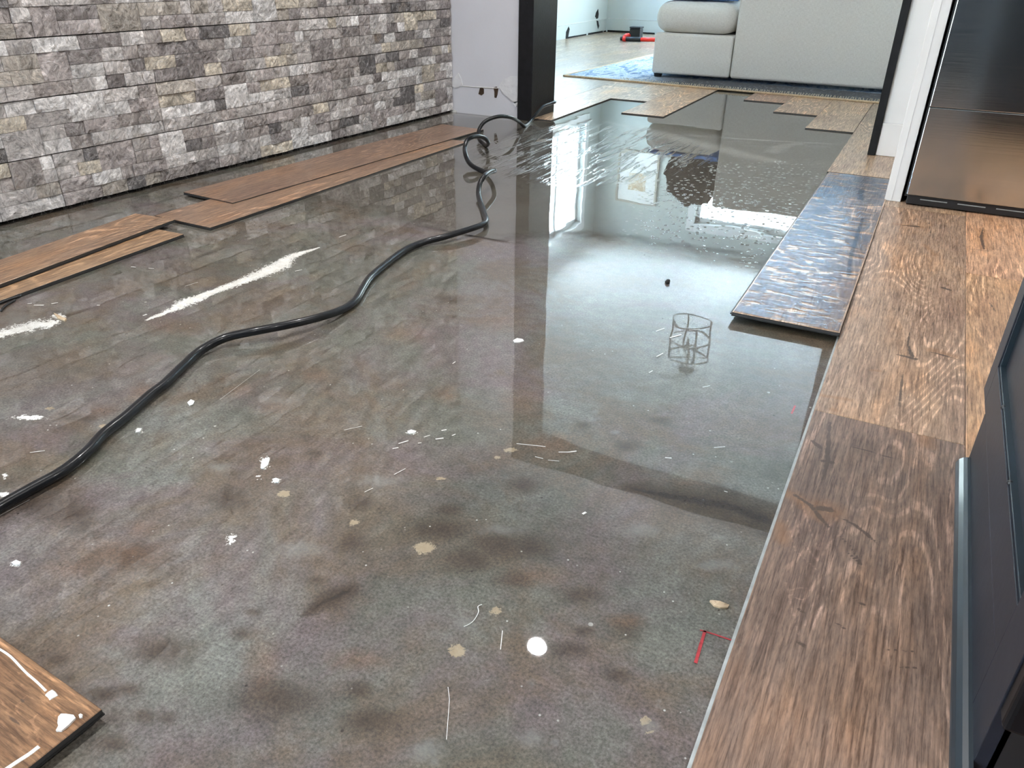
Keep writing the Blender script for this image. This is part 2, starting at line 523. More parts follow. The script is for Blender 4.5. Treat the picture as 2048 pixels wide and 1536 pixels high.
def mat_linen():
    k = NM('linen_upholstery')
    v = k.coord('Object')
    a = k.noise(k.mapping(v, (420, 420, 60)), 1.0, 2, 0.5)
    b = k.noise(k.mapping(v, (60, 60, 420)), 1.0, 2, 0.5)
    w = k.math('ADD', a, b)
    col = k.ramp(k.math('MULTIPLY', w, 0.5), [(0.3, (0.62, 0.60, 0.55)), (0.5, (0.74, 0.72, 0.67)), (0.7, (0.84, 0.83, 0.78))])
    k.bsdf(col, 0.9, normal=k.bump(w, 0.4, 0.0015), sheen=0.15)
    return k.m


def mat_rug():
    k = NM('blue_patterned_rug')
    v = k.coord('Object')
    n = k.noise(k.mapping(v, (14, 5, 1)), 1.0, 5, 0.7, 1.2)
    col = k.ramp(n, [(0.32, (0.05, 0.12, 0.30)), (0.44, (0.18, 0.34, 0.60)), (0.52, (0.70, 0.80, 0.90)), (0.62, (0.25, 0.45, 0.72)), (0.72, (0.80, 0.87, 0.92))])
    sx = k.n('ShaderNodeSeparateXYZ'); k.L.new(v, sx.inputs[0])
    border_shade = k.math('MULTIPLY', k.step(sx.outputs[1], 0.42, 0.34), k.step(sx.outputs[0], 0.35, 0.85))  # dark navy border, with the shade of the sofa painted into it
    col = k.mix(border_shade, col, k.ramp(k.noise(k.mapping(v, (60, 20, 1)), 1.0, 4), [(0.5, (0.012, 0.014, 0.022)), (0.62, (0.05, 0.06, 0.08)), (0.75, (0.45, 0.45, 0.42))]))
    f = k.noise(v, 160, 3, 0.6)
    col = k.mix(1.0, col, k.ramp(f, [(0.3, 0.6), (0.7, 1.3)]), 'MULTIPLY')
    k.bsdf(col, 0.95, normal=k.bump(f, 0.9, 0.006), sheen=0.2)
    return k.m


def mat_steel():
    k = NM('brushed_steel')
    v = k.coord('Object')
    n = k.noise(k.mapping(v, (6, 1, 260)), 1.0, 3, 0.6)
    r = k.math('ADD', 0.10, k.math('MULTIPLY', n, 0.10))
    sm = k.noise(k.mapping(v, (5, 1, 2)), 1.0, 5, 0.6, 0.6)
    col = k.ramp(sm, [(0.3, (0.54, 0.59, 0.61)), (0.7, (0.64, 0.69, 0.71))])
    k.bsdf(col, r, 1.0, normal=k.bump(n, 0.05, 0.001))
    return k.m


def mat_wall(name, color):
    k = NM(name)
    v = k.coord('Object')
    n = k.noise(v, 90, 4, 0.6)
    l = k.noise(v, 3, 4, 0.6)
    col = k.mix(k.ramp(l, [(0.35, 0.0), (0.7, 1.0)]), tuple(c * 0.95 for c in color), color)
    k.bsdf(col, 0.6, normal=k.bump(n, 0.25, 0.002), spec=0.3)
    return k.m


M = {}
M['concrete'] = mat_concrete()
M['water'] = mat_puddle()
M['plank'] = mat_plank('oak_plank', 0.35)
M['plank_dry'] = mat_plank('oak_plank_dry', 0.12)
M['plank_wet'] = mat_plank('oak_plank_flooded', 0.5, 0.0)


def mat_film():
    k = NM('rippled_water_film')
    g = k.n('ShaderNodeNewGeometry').outputs['Position']
    r1 = k.noise(k.mapping(g, (34, 85, 1), rot=(0, 0, 0.15)), 1.0, 4, 0.6, 0.9)
    r2 = k.noise(k.mapping(g, (120, 170, 1)), 1.0, 3, 0.6, 0.4)
    h = k.math('ADD', r1, k.math('MULTIPLY', r2, 0.35))
    nrm = k.bump(h, 1.0, 0.0024)
    fr = k.n('ShaderNodeFresnel'); fr.inputs[0].default_value = 1.75
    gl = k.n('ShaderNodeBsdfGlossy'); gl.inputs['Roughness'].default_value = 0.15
    gl.inputs['Color'].default_value = (0.50, 0.74, 1.0, 1)  # sky-blue window glow put into the gloss colour
    k.L.new(nrm, gl.inputs['Normal'])
    tr = k.n('ShaderNodeBsdfTransparent'); tr.inputs[0].default_value = (0.95, 0.95, 0.95, 1)
    mm = k.n('ShaderNodeMixShader')
    k.L.new(fr.outputs[0], mm.inputs[0]); k.L.new(tr.outputs[0], mm.inputs[1]); k.L.new(gl.outputs[0], mm.inputs[2])
    # the film breaks up into dry islands
    cov = k.step(k.noise(k.mapping(g, (16, 48, 1), rot=(0, 0, 0.2)), 1.0, 6, 0.7, 0.8), 0.40, 0.50)
    cl = k.n('ShaderNodeBsdfTransparent')
    m3 = k.n('ShaderNodeMixShader'); k.L.new(cov, m3.inputs[0]); k.L.new(cl.outputs[0], m3.inputs[1]); k.L.new(mm.outputs[0], m3.inputs[2])
    k.L.new(m3.outputs[0], k.out.inputs[0])
    return k.m


M['film'] = mat_film()
M['wood_floor'] = mat_wood_floor()
M['stone'] = mat_stone()
M['linen'] = mat_linen()
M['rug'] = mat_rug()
M['steel'] = mat_steel()
M['grey_wall'] = mat_wall('grey_lavender_paint', (0.63, 0.635, 0.67))
M['white_wall'] = mat_wall('pale_green_white_paint', (0.53, 0.57, 0.55))
M['ceiling'] = mat_wall('ceiling_paint', (0.93, 0.93, 0.90))
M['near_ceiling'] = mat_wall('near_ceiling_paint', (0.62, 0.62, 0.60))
M['white_trim'] = simple('white_trim_paint', (0.80, 0.80, 0.79), 0.4, nscale=6, namp=0.03)
M['black_wood'] = simple('black_painted_wood', (0.008, 0.008, 0.009), 0.42, spec=0.25, nscale=30, namp=0.3, bump=0.15, bscale=120)
M['cabinet'] = simple('charcoal_blue_cabinet_paint', (0.012, 0.014, 0.021), 0.42, nscale=8, namp=0.25, bump=0.05, spec=0.35)
M['cabinet_edge'] = simple('teal_black_trim', (0.010, 0.018, 0.025), 0.38, nscale=8, namp=0.25, coat=0.3, coat_rough=0.1)
M['black_plastic'] = simple('black_plastic', (0.010, 0.010, 0.011), 0.45, nscale=20, namp=0.2)
M['black_gloss'] = simple('black_gloss', (0.004, 0.004, 0.005), 0.35, spec=0.2, nscale=20, namp=0.2)
M['hose'] = simple('black_rubber', (0.006, 0.007, 0.009), 0.30, nscale=40, namp=0.3, spec=0.3, coat=0.25, coat_rough=0.08)
M['red'] = simple('red_plastic', (0.75, 0.035, 0.02), 0.35, nscale=20, namp=0.1)
M['plank_edge'] = simple('grey_plank_core', (0.30, 0.31, 0.30), 0.5, nscale=60, namp=0.2)
M['plank_edge_dark'] = simple('dark_plank_core', (0.03, 0.03, 0.03), 0.5, nscale=60, namp=0.2)
M['pad'] = simple('black_foam_pad', (0.010, 0.010, 0.010), 0.7, nscale=60, namp=0.2)
M['white_paint_chip'] = simple('white_paint', (0.70, 0.70, 0.67), 0.45, nscale=60, namp=0.06, bump=0.3, bscale=200)
M['tan_chip'] = simple('tan_chip', (0.42, 0.31, 0.20), 0.6, nscale=60, namp=0.2)
M['hole'] = simple('torn_dark_backing', (0.045, 0.025, 0.012), 0.8, nscale=80, namp=0.5, bump=0.5, bscale=200)
M['hole_black'] = simple('dark_cavity', (0.012, 0.011, 0.010), 0.9, nscale=80, namp=0.5)
M['mud'] = simple('drywall_paper', (0.68, 0.68, 0.66), 0.7, nscale=50, namp=0.08, bump=0.5, bscale=90)
M['mud_grey'] = simple('skimmed_drywall', (0.66, 0.665, 0.68), 0.7, nscale=30, namp=0.08, bump=0.5, bscale=70)
M['blue_cloth'] = simple('blue_sheet', (0.10, 0.25, 0.62), 0.85, nscale=25, namp=0.4, bump=0.5, bscale=60)
M['dark_cloth'] = simple('dark_blanket', (0.030, 0.022, 0.018), 0.95, nscale=30, namp=0.5, bump=0.8, bscale=70)
M['bronze'] = simple('dark_bronze', (0.03, 0.022, 0.016), 0.4, 0.6, nscale=40, namp=0.3)
M['rug_edge'] = simple('tan_binding', (0.55, 0.42, 0.27), 0.8, nscale=80, namp=0.2, bump=0.5, bscale=200)
M['fringe'] = simple('cream_fringe', (0.62, 0.57, 0.46), 0.9, nscale=80, namp=0.2)
M['marker'] = simple('red_marker', (0.32, 0.012, 0.02), 0.4, nscale=120, namp=0.3, coat=1.0, coat_rough=0.02)
M['scratch'] = simple('pale_scratch', (0.66, 0.64, 0.60), 0.5, nscale=200, namp=0.2, coat=1.0, coat_rough=0.02)
M['leaf'] = simple('hedge_leaf', (0.16, 0.30, 0.08), 0.6, nscale=12, namp=0.6)
M['art'] = None


def emitter(name, color, s):
    k = NM(name)
    k.bsdf((0.9, 0.9, 0.9), 0.4, emis=color, emis_s=s)
    return k.m


M['can_lens'] = emitter('frosted_lamp_lens', (0.93, 0.96, 1.0), 90)

# ------------------------------------------------------------------ room shell
NH, HH = 2.44, 2.03


def struct(o):
    o['kind'] = 'structure'
    return o


# slab with stain and lamp glint fields
def seg_d(P, a, b, ra, rb):
    a = np.array(a); b = np.array(b); ab = b - a
    t = np.clip(((P - a) @ ab) / max(ab @ ab, 1e-9), 0, 1)
    d = np.linalg.norm(P - (a + t[:, None] * ab), axis=1)
    return 1 - 0.5 * d / (ra + (rb - ra) * t)


def blob(P, px, py, rx, ry):
    c = F(px, py)[:2]
    u = (F(px + rx, py)[:2] - F(px - rx, py)[:2]) / 2
    v = (F(px, py + ry)[:2] - F(px, py - ry)[:2]) / 2
    A = np.linalg.inv(np.array([u, v]).T)
    q = (P - c) @ A.T
    return 1 - 0.5 * np.linalg.norm(q, axis=1)


def line_px(P, pts, r):
    out = np.full(len(P), -9.0)
    for i in range(len(pts) - 1):
        (x0, y0), (x1, y1) = pts[i], pts[i + 1]
        r0, r1 = (r[i], r[i + 1]) if isinstance(r, list) else (r, r)
        out = np.maximum(out, seg_d(P, F(x0, y0)[:2], F(x1, y1)[:2], r0, r1))
    return out


def build_floor():
    gx = np.concatenate([[-4.2, -3.2], np.arange(-2.45, 0.1, 0.0065), [0.6, 1.5, 4.0]])
    gy = np.concatenate([[-2.6, -1.0, 0.0], np.arange(0.25, 2.6, 0.0065), np.arange(2.6, 4.0, 0.014), [4.5, 6, 9.6]])
    nx, ny = len(gx), len(gy)
    XX, YY = np.meshgrid(gx, gy)
    co = np.stack([XX.ravel(), YY.ravel(), np.zeros(nx * ny)], 1)
    P = co[:, :2]
    br = np.zeros(len(P)); ru = br.copy(); wh = br.copy(); be = br.copy(); pa = br.copy()

    def put(arr, f, amp=1.0): np.maximum(arr, np.clip(f, 0, 1) * amp, out=arr)
    for a in [(150, 1030, 60, 22), (165, 1045, 30, 25), (485, 1268, 22, 12), (505, 1224, 16, 8), (720, 1380, 22, 18), (208, 1388, 30, 12), (255, 1378, 30, 12),
              (290, 1432, 22, 14), (335, 1435, 14, 12), (700, 1085, 30, 22), (720, 1005, 24, 14), (1050, 968, 28, 16), (1000, 1090, 60, 30), (1060, 1095, 50, 25), (940, 1120, 50, 25),
              (1250, 1255, 34, 24), (1235, 1350, 26, 12), (1140, 1300, 36, 16), (228, 1488, 34, 16), (625, 905, 14, 7), (260, 1115, 60, 22), (630, 1160, 16, 8),
              (1160, 1190, 40, 16), (100, 1010, 70, 26), (880, 1060, 60, 22), (460, 1000, 40, 20), (900, 600, 20, 8), (150, 835, 30, 6), (125, 828, 10, 4),
              (1030, 1160, 40, 16), (735, 1440, 60, 26), (550, 1400, 90, 40), (330, 1300, 60, 26), (115, 1318, 18, 9), (140, 1355, 16, 8), (1170, 1262, 20, 10),
              (1165, 850, 16, 6), (900, 1020, 30, 12), (1590, 1300, 6, 30), (1320, 840, 18, 6), (1255, 893, 22, 10)]:
        put(br, blob(P, *a), 0.9)
    put(br, line_px(P, [(1258, 976), (1300, 985), (1380, 1000), (1450, 1010), (1530, 1040)], [0.012, 0.022, 0.035, 0.045, 0.04]), 0.95)
    put(br, line_px(P, [(612, 1230), (640, 1208), (675, 1192), (700, 1180)], [0.004, 0.012, 0.018, 0.014]), 0.95)
    for a in [(810, 668, 46, 20), (340, 650, 50, 18), (375, 655, 30, 14), (208, 822, 30, 12), (285, 785, 24, 20), (285, 1058, 30, 15), (240, 1105, 90, 30), (560, 805, 44, 26),
              (895, 788, 20, 18), (1100, 890, 44, 20), (1405, 950, 50, 22), (525, 1320, 36, 60), (1085, 1150, 60, 20), (480, 780, 30, 12), (1010, 645, 60, 20), (720, 1320, 60, 20),
              (150, 1135, 50, 16), (640, 750, 40, 14), (1050, 800, 40, 30), (1250, 1240, 40, 12), (900, 500, 30, 10)]:
        put(ru, blob(P, *a), 0.85)
    for a in [(850, 1096, 21, 12), (569, 987, 15, 7), (915, 1300, 17, 14), (708, 1045, 10, 7), (207, 852, 9, 4), (100, 817, 9, 3.5), (1292, 1440, 12, 10), (1300, 1465, 10, 6), (990, 1222, 12, 9),
              (1020, 900, 14, 5), (995, 915, 8, 4), (880, 957, 11, 3)]:
        put(be, blob(P, *a))
    for a in [(530, 925, 9, 11), (516, 955, 3, 7), (552, 962, 8, 4), (824, 864, 9, 4), (35, 1127, 9, 5), (9, 953, 5, 5), (462, 1079, 8, 9), (3, 989, 14, 4), (278, 861, 6, 5),
              (60, 835, 30, 4), (118, 633, 12, 5), (95, 650, 14, 6)]:
        put(wh, blob(P, *a))
    put(wh, line_px(P, [(292, 640), (345, 620), (370, 606), (430, 582), (470, 568), (520, 549), (560, 530), (578, 515), (600, 506), (640, 495)],
                    [0.004, 0.012, 0.022, 0.014, 0.016, 0.022, 0.028, 0.016, 0.012, 0.003]))
    put(wh, line_px(P, [(-10, 672), (30, 660), (70, 650), (110, 645)], [0.02, 0.026, 0.028, 0.012]), 0.85)
    for a in [(430, 358, 60, 10), (370, 380, 50, 9), (190, 430, 70, 12), (440, 935, 26, 16), (1300, 1450, 24, 22), (1320, 1408, 10, 14), (1060, 1475, 40, 20), (850, 1500, 50, 30), (868, 1522, 18, 20), (1063, 1365, 12, 10), (1190, 823, 9, 6), (1187, 839, 14, 5), (1230, 865, 14, 5), (600, 1100, 60, 20), (1000, 1060, 60, 14), (1430, 1130, 60, 14),  # pale patches; the one at bottom centre is a painted lamp glint
              (930, 1250, 30, 16), (1280, 1060, 50, 20), (760, 960, 60, 16), (1440, 1075, 20, 6), (1110, 1485, 18, 9), (560, 800, 60, 14), (40, 640, 60, 30)]:
        put(pa, blob(P, *a), 0.8)
    me = bpy.data.meshes.new('floor')
    idx = np.arange(nx * ny).reshape(ny, nx)
    q = np.stack([idx[:-1, :-1].ravel(), idx[:-1, 1:].ravel(), idx[1:, 1:].ravel(), idx[1:, :-1].ravel()], 1)
    me.vertices.add(nx * ny); me.vertices.foreach_set('co', co.ravel())
    me.loops.add(q.size); me.loops.foreach_set('vertex_index', q.ravel().astype(np.int32))
    me.polygons.add(len(q)); me.polygons.foreach_set('loop_start', np.arange(0, q.size, 4, dtype=np.int32))
    me.update(calc_edges=True)
    one = np.ones(nx * ny)
    for nm, arr in (('stain_a', (br, ru, wh)), ('stain_glint', (be, pa, br * 0))):
        at = me.attributes.new(nm, 'FLOAT_COLOR', 'POINT')
        at.data.foreach_set('color', np.stack([*arr, one], 1).ravel())
    return struct(link('floor', me, M['concrete']))


floor = build_floor()

# water lying on the slab
edge = [(640, 418), (690, 426), (727, 428), (787, 440), (830, 456), (870, 474), (907, 493), (960, 496), (1020, 498), (1062, 494), (1100, 482), (1150, 479), (1200, 486),
        (1260, 497), (1330, 503), (1400, 515), (1450, 530), (1500, 553), (1535, 585), (1560, 560)]
poly = [tuple(F(*p)[:2]) for p in edge]
poly = [(-2.28, 1.95), (-1.9, 1.9)] + [(c[0], c[1]) for c in catmull([(p[0], p[1], 0) for p in poly], 4)] + [(-0.19, 2.3), (-0.19, 5.3), (-1.745, 5.3), (-1.745, 3.59), (-2.21, 3.59)]


def build_puddle():
    st = 0.012
    gx = np.arange(-2.21, -0.185, st); gy = np.arange(1.86, 5.31, st)
    XX, YY = np.meshgrid(gx, gy); P = np.stack([XX.ravel(), YY.ravel()], 1)
    d = np.full(len(P), 9.0); ins = np.zeros(len(P), bool)
    n = len(poly)
    for i in range(n):
        a = np.array(poly[i]); b = np.array(poly[(i + 1) % n]); ab = b - a
        t = np.clip(((P - a) @ ab) / max(ab @ ab, 1e-12), 0, 1)
        d = np.minimum(d, np.linalg.norm(P - (a + t[:, None] * ab), axis=1))
        c = (a[1] > P[:, 1]) != (b[1] > P[:, 1])
        with np.errstate(divide='ignore', invalid='ignore'):
            xi = (b[0] - a[0]) * (P[:, 1] - a[1]) / (b[1] - a[1]) + a[0]
        ins ^= c & (P[:, 0] < xi)
    # only the free near shore fades; the rest is cut off by boards and walls
    sd = np.where(ins, d, -d)
    keepv = (sd > -0.14) & ~((P[:, 0] < -1.745) & (P[:, 1] > 3.588)) & ~((P[:, 0] < -2.332 + (P[:, 1] - 1.247) * 0.0477 + 0.01))
    wk = np.zeros(len(P))
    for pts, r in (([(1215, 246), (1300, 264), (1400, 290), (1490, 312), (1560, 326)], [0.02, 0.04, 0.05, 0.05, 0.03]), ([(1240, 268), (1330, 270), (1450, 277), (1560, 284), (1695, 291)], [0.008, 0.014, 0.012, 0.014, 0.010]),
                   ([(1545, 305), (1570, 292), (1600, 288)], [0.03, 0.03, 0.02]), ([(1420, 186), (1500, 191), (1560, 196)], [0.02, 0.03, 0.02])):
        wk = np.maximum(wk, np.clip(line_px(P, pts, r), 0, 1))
    ny, nx = XX.shape
    idx = np.arange(nx * ny).reshape(ny, nx)
    q = np.stack([idx[:-1, :-1].ravel(), idx[:-1, 1:].ravel(), idx[1:, 1:].ravel(), idx[1:, :-1].ravel()], 1)
    q = q[keepv[q].all(axis=1)]
    used = np.unique(q); remap = -np.ones(nx * ny, int); remap[used] = np.arange(len(used)); q = remap[q]
    co = np.concatenate([P[used], np.full((len(used), 1), 0.0035)], 1)
    me = bpy.data.meshes.new('water_puddle')
    me.vertices.add(len(co)); me.vertices.foreach_set('co', co.ravel())
    me.loops.add(q.size); me.loops.foreach_set('vertex_index', q.ravel().astype(np.int32))
    me.polygons.add(len(q)); me.polygons.foreach_set('loop_start', np.arange(0, q.size, 4, dtype=np.int32))
    me.update(calc_edges=True)
    for nm, arr in (('edge', np.where(P[:, 1] > 3.3, 0.5, np.where(P[:, 0] > -0.30, np.maximum(sd, 0.1 * (P[:, 1] > 2.1)), sd))), ('wake', wk)):
        at = me.attributes.new(nm, 'FLOAT', 'POINT'); at.data.foreach_set('value', arr[used])
    return me


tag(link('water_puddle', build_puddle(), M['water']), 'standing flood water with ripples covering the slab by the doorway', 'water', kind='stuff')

# stone wall (split-face ledger panels)
SWX0, SWY0, SWA = -2.332, 1.247, math.atan2(-2.222 + 2.332, 3.553 - 1.247)   # lean of the wall line


def build_stone():
    rows_h = 0.0395
    L0, L1 = -2.2, 2.37
    verts, faces, cols = [], [], []
    pal = [((0.36, 0.325, 0.31), 7), ((0.47, 0.44, 0.425), 8), ((0.57, 0.54, 0.525), 7), ((0.68, 0.66, 0.65), 5), ((0.27, 0.245, 0.24), 5), ((0.17, 0.16, 0.16), 2),
           ((0.60, 0.54, 0.45), 3), ((0.44, 0.40, 0.355), 4), ((0.74, 0.72, 0.71), 2), ((0.41, 0.37, 0.36), 5)]
    flat = [c for c, w in pal for _ in range(w)]
    rr = random.Random(11)

    def piece(y0, y1, z0, z1, fine):
        d = 0.015 + 0.0045 * rr.random()
        g = 0.0006
        y0 += g; y1 -= g; z0 += g; z1 -= g
        nu = max(2, int((y1 - y0) / (0.009 if fine else 0.03))); nv = max(2, int((z1 - z0) / (0.009 if fine else 0.02)))
        tx, tz = (rr.random() - .5) * 0.005, (rr.random() - .5) * 0.006
        sd = rr.random() * 100
        b = len(verts)
        col = rr.choice(flat); j = 0.85 + 0.3 * rr.random()
        col = (col[0] * j, col[1] * j, col[2] * j, 1)
        for iv in range(nv + 1):
            for iu in range(nu + 1):
                u, v = iu / nu, iv / nv
                y, z = y0 + (y1 - y0) * u, z0 + (z1 - z0) * v
                nz = mnoise.noise((y * 28 + sd, z * 28, sd)) * 0.004 + mnoise.noise((y * 90 + sd, z * 90, sd)) * 0.0028
                x = d + tx * (u - .5) + tz * (v - .5) + nz
                if iu in (0, nu) or iv in (0, nv): x -= 0.0012
                verts.append((max(x, 0.004), y, z)); cols.append(col)
        W = nu + 1
        for iv in range(nv):
            for iu in range(nu):
                a = b + iv * W + iu
                faces.append((a, a + 1, a + W + 1, a + W))
        # skirt
        ring = [b + i for i in range(nu + 1)] + [b + i * W + nu for i in range(1, nv + 1)] + [b + nv * W + i for i in range(nu - 1, -1, -1)] + [b + i * W for i in range(nv - 1, 0, -1)]
        s = len(verts)
        for r in ring:
            verts.append((0.0, verts[r][1], verts[r][2])); cols.append((col[0] * .8, col[1] * .8, col[2] * .8, 1))
        n = len(ring)
        for i in range(n):
            faces.append((ring[i], s + i, s + (i + 1) % n, ring[(i + 1) % n]))

    z = 0.012
    panel = 0
    while z < NH - 0.02:
        # a panel course is 4 rows tall, panels 0.61 long, staggered
        off = (panel % 3) * 0.203 + 0.07 * rr.random()
        y = L0 - off
        while y < L1:
            pe = y + 0.61
            occ = [[], [], [], []]
            # tall pieces
            tall = []
            yy = y + 0.02 + 0.18 * rr.random()
            while yy < pe - 0.1:
                if rr.random() < 0.55:
                    w = 0.075 + 0.07 * rr.random(); r0 = rr.choice([0, 1, 2, 0, 2])
                    w = min(w, pe - yy)
                    tall.append((yy, yy + w, r0)); yy += w + 0.08 * rr.random()
                yy += 0.08
            for (a, b2, r0) in tall:
                occ[r0].append((a, b2)); occ[r0 + 1].append((a, b2))
                piece2 = (max(a, L0), min(b2, L1))
                if piece2[1] - piece2[0] > 0.01:
                    piece(piece2[0], piece2[1], z + r0 * rows_h, z + (r0 + 2) * rows_h, z < 0.8 and a > 0.2)
            for r in range(4):
                o = sorted(occ[r]); cur = y
                segs = []
                for (a, b2) in o:
                    if a > cur: segs.append((cur, a))
                    cur = max(cur, b2)
                if cur < pe: segs.append((cur, pe))
                for (a, b2) in segs:
                    c = a
                    while c < b2 - 1e-6:
                        w = 0.045 + 0.12 * rr.random()
                        e2 = c + w
                        if b2 - e2 < 0.035: e2 = b2
                        e2 = min(e2, b2)
                        q0, q1 = max(c, L0), min(e2, L1)
                        if q1 - q0 > 0.006:
                            piece(q0, q1, z + r * rows_h, min(z + (r + 1) * rows_h, NH), z < 0.8 and c > 0.2)
                        c = e2
            y = pe + 0.0012
        z += 4 * rows_h + 0.0022
        panel += 1
    # backing
    b = len(verts)
    for p in ((0, L0, 0), (0, L1, 0), (0, L1, NH), (0, L0, NH), (-0.1, L0, 0), (-0.1, L1, 0), (-0.1, L1, NH), (-0.1, L0, NH)):
        verts.append(p); cols.append((0.02, 0.02, 0.02, 1))
    for q in ((0, 1, 2, 3), (5, 4, 7, 6), (4, 0, 3, 7), (1, 5, 6, 2)):
        faces.append(tuple(b + i for i in q))
    me = bpy.data.meshes.new('wall_left')
    me.from_pydata(verts, [], faces)
    at = me.attributes.new('piece', 'FLOAT_COLOR', 'POINT')
    at.data.foreach_set('color', np.array(cols).ravel())
    o = link('wall_left', me, M['stone'])
    o.location = (SWX0 - 0.022, SWY0, 0)
    o.rotation_euler = (0, 0, -SWA)
    return struct(o)


build_stone()

WY0, WY1 = 3.62, 3.865       # wall between the rooms


def wall_back():
    bm = bmesh.new()
    add_box(bm, -2.5, -1.83, WY0, WY1, 0.0, NH)
    add_box(bm, -1.83, -0.183, WY0, WY1, HH + 0.02, NH)
    add_box(bm, -0.157, 3.7, WY0, WY1, 0.0, NH)
    return struct(link('wall_back', bm_mesh('wall_back', bm), M['grey_wall']))


wb_ = wall_back()


def plate(name, poly, y, mat, parent, t=0.0015, label=None, smooth=False):
    """thin raised scab on a wall facing -Y; poly in (x, z)"""
    bm = bmesh.new()
    fr = [bm.verts.new((x, y - t, z)) for x, z in poly]
    bk = [bm.verts.new((x, y + 0.0005, z)) for x, z in poly]
    bm.faces.new(fr)
    n = len(poly)
    for i in range(n):
        bm.faces.new((fr[i], fr[(i + 1) % n], bk[(i + 1) % n], bk[i]))
    o = link(name, bm_mesh(name, bm), mat, parent)
    if label: o['label'] = label
    return o


def WP(px, py, Y=WY0):
    d = ray(px, py); t = Y / d[1]
    return (d[0] * t, d[2] * t + CAMH)


# scars left where the baseboard was pulled off
plate('torn_drywall', [WP(957, 188), WP(960, 176), WP(965, 175), WP(968, 178), WP(968, 187), WP(963, 191)], WY0, M['hole'], wb_, label='dark hole torn in the drywall')
plate('torn_drywall', [WP(987, 175), WP(993, 173), WP(997, 177), WP(995, 190), WP(993, 196), WP(989, 195), WP(989, 184)], WY0, M['hole'], wb_, label='dark hole torn in the drywall')
bm = bmesh.new()
pts = [(WP(907, 171)[0], WY0 - 0.001, WP(907, 171)[1])] + [(WP(x, y)[0], WY0 - 0.001, WP(x, y)[1]) for x, y in [(925, 172), (950, 174), (985, 176), (997, 176)]]
tube(bm, pts, 0.0022, 6)
link('paint_ridge', bm_mesh('paint_ridge', bm, True), M['mud'], wb_)
bm = bmesh.new()
pts = [(WP(x, y)[0], WY0 - 0.002, WP(x, y)[1]) for x, y in [(904, 173), (898, 168), (896, 178), (898, 195), (901, 210), (899, 221)]]
tube(bm, catmull(pts, 4), 0.0035, 8)
link('caulk_bead', bm_mesh('caulk_bead', bm, True), M['white_paint_chip'], wb_)['label'] = 'white strip of peeled caulk'
for pl in ([(903, 172), (906, 160), (917, 146), (922, 155), (926, 170), (912, 176)],
           [(998, 173), (1006, 160), (1020, 153), (1036, 153), (1041, 160), (1041, 200), (1030, 207), (1020, 198), (1006, 186)],
           [(1020, 198), (1028, 204), (1041, 201), (1041, 207), (1031, 213)]):
    plate('lifted_paint', [WP(x, y) for x, y in pl], WY0, M['mud_grey'], wb_, t=0.004, label='torn flap of grey paint')
bm = bmesh.new()
ptsl = [(900, 222), (908, 219), (914, 222), (912, 229), (906, 226)]
plate('plaster_crumb', [WP(x, y) for x, y in ptsl], WY0, M['white_paint_chip'], wb_, t=0.004)

# black timber lining of the opening
bm = bmesh.new()
add_box(bm, -1.836, -1.757, 3.597, 3.868, 0.0, HH + 0.03, 0.002)
add_box(bm, -0.185, -0.155, 3.597, 3.868, 0.009, HH + 0.03, 0.002)
add_box(bm, -1.757, -0.185, 3.597, 3.868, HH, HH + 0.03, 0.002)
struct(link('trim_1', bm_mesh('trim_1', bm), M['black_wood']))
# baseboard on the little return by the fridge
bm = bmesh.new()
add_box(bm, -0.154, 0.9, WY0 - 0.014, WY0, 0.009, 0.139, 0.003)
bb_ = struct(link('baseboard_back', bm_mesh('baseboard_back', bm), M['white_trim']))

# white skin of that wall strip (it reads white, not grey)
bm = bmesh.new()
add_box(bm, -0.154, 3.6, WY0 - 0.004, WY0 - 0.0002, 0.14, NH - 0.001)
link('painted_face', bm_mesh('painted_face', bm), M['white_trim'], wb_)['label'] = 'white painted stretch of wall beside the opening'

# near room: other walls, ceiling
struct(box('wall_right', 3.6, 3.7, -2.3, WY0, 0, NH, M['grey_wall']))
struct(box('wall_front', -2.7, 3.6, -2.4, -2.3, 0, NH, M['grey_wall']))
struct(box('ceiling', -2.7, 3.7, -2.4, WY1 - 0.1, NH, NH + 0.1, M['near_ceiling']))
# far room
FXL, FXR, FYB = -3.5, 2.6, 9.07
struct(box('ceiling', FXL - 0.1, FXR + 0.1, WY1 - 0.1, FYB + 0.1, NH, NH + 0.1, M['ceiling'])).name = 'ceiling_far'
SC.objects['ceiling_far'].name = 'ceiling.001'


def wall_x(name, x0, x1, ya, yb, holes, mat):
    """wall normal to X with rectangular holes (y0,y1,z0,z1) sorted by y"""
    bm = bmesh.new(); cur = ya
    for (y0, y1, z0, z1) in holes:
        add_box(bm, x0, x1, cur, y0, 0, NH)
        if z0 > 0: add_box(bm, x0, x1, y0, y1, 0, z0)
        add_box(bm, x0, x1, y0, y1, z1, NH); cur = y1
    add_box(bm, x0, x1, cur, yb, 0, NH)
    return struct(link(name, bm_mesh(name, bm), mat))


def wall_y(name, y0, y1, xa, xb, holes, mat):
    bm = bmesh.new(); cur = xa
    for (x0, x1, z0, z1) in holes:
        add_box(bm, cur, x0, y0, y1, 0, NH)
        if z0 > 0: add_box(bm, x0, x1, y0, y1, 0, z0)
        add_box(bm, x0, x1, y0, y1, z1, NH); cur = x1
    add_box(bm, cur, xb, y0, y1, 0, NH)
    return struct(link(name, bm_mesh(name, bm), mat))


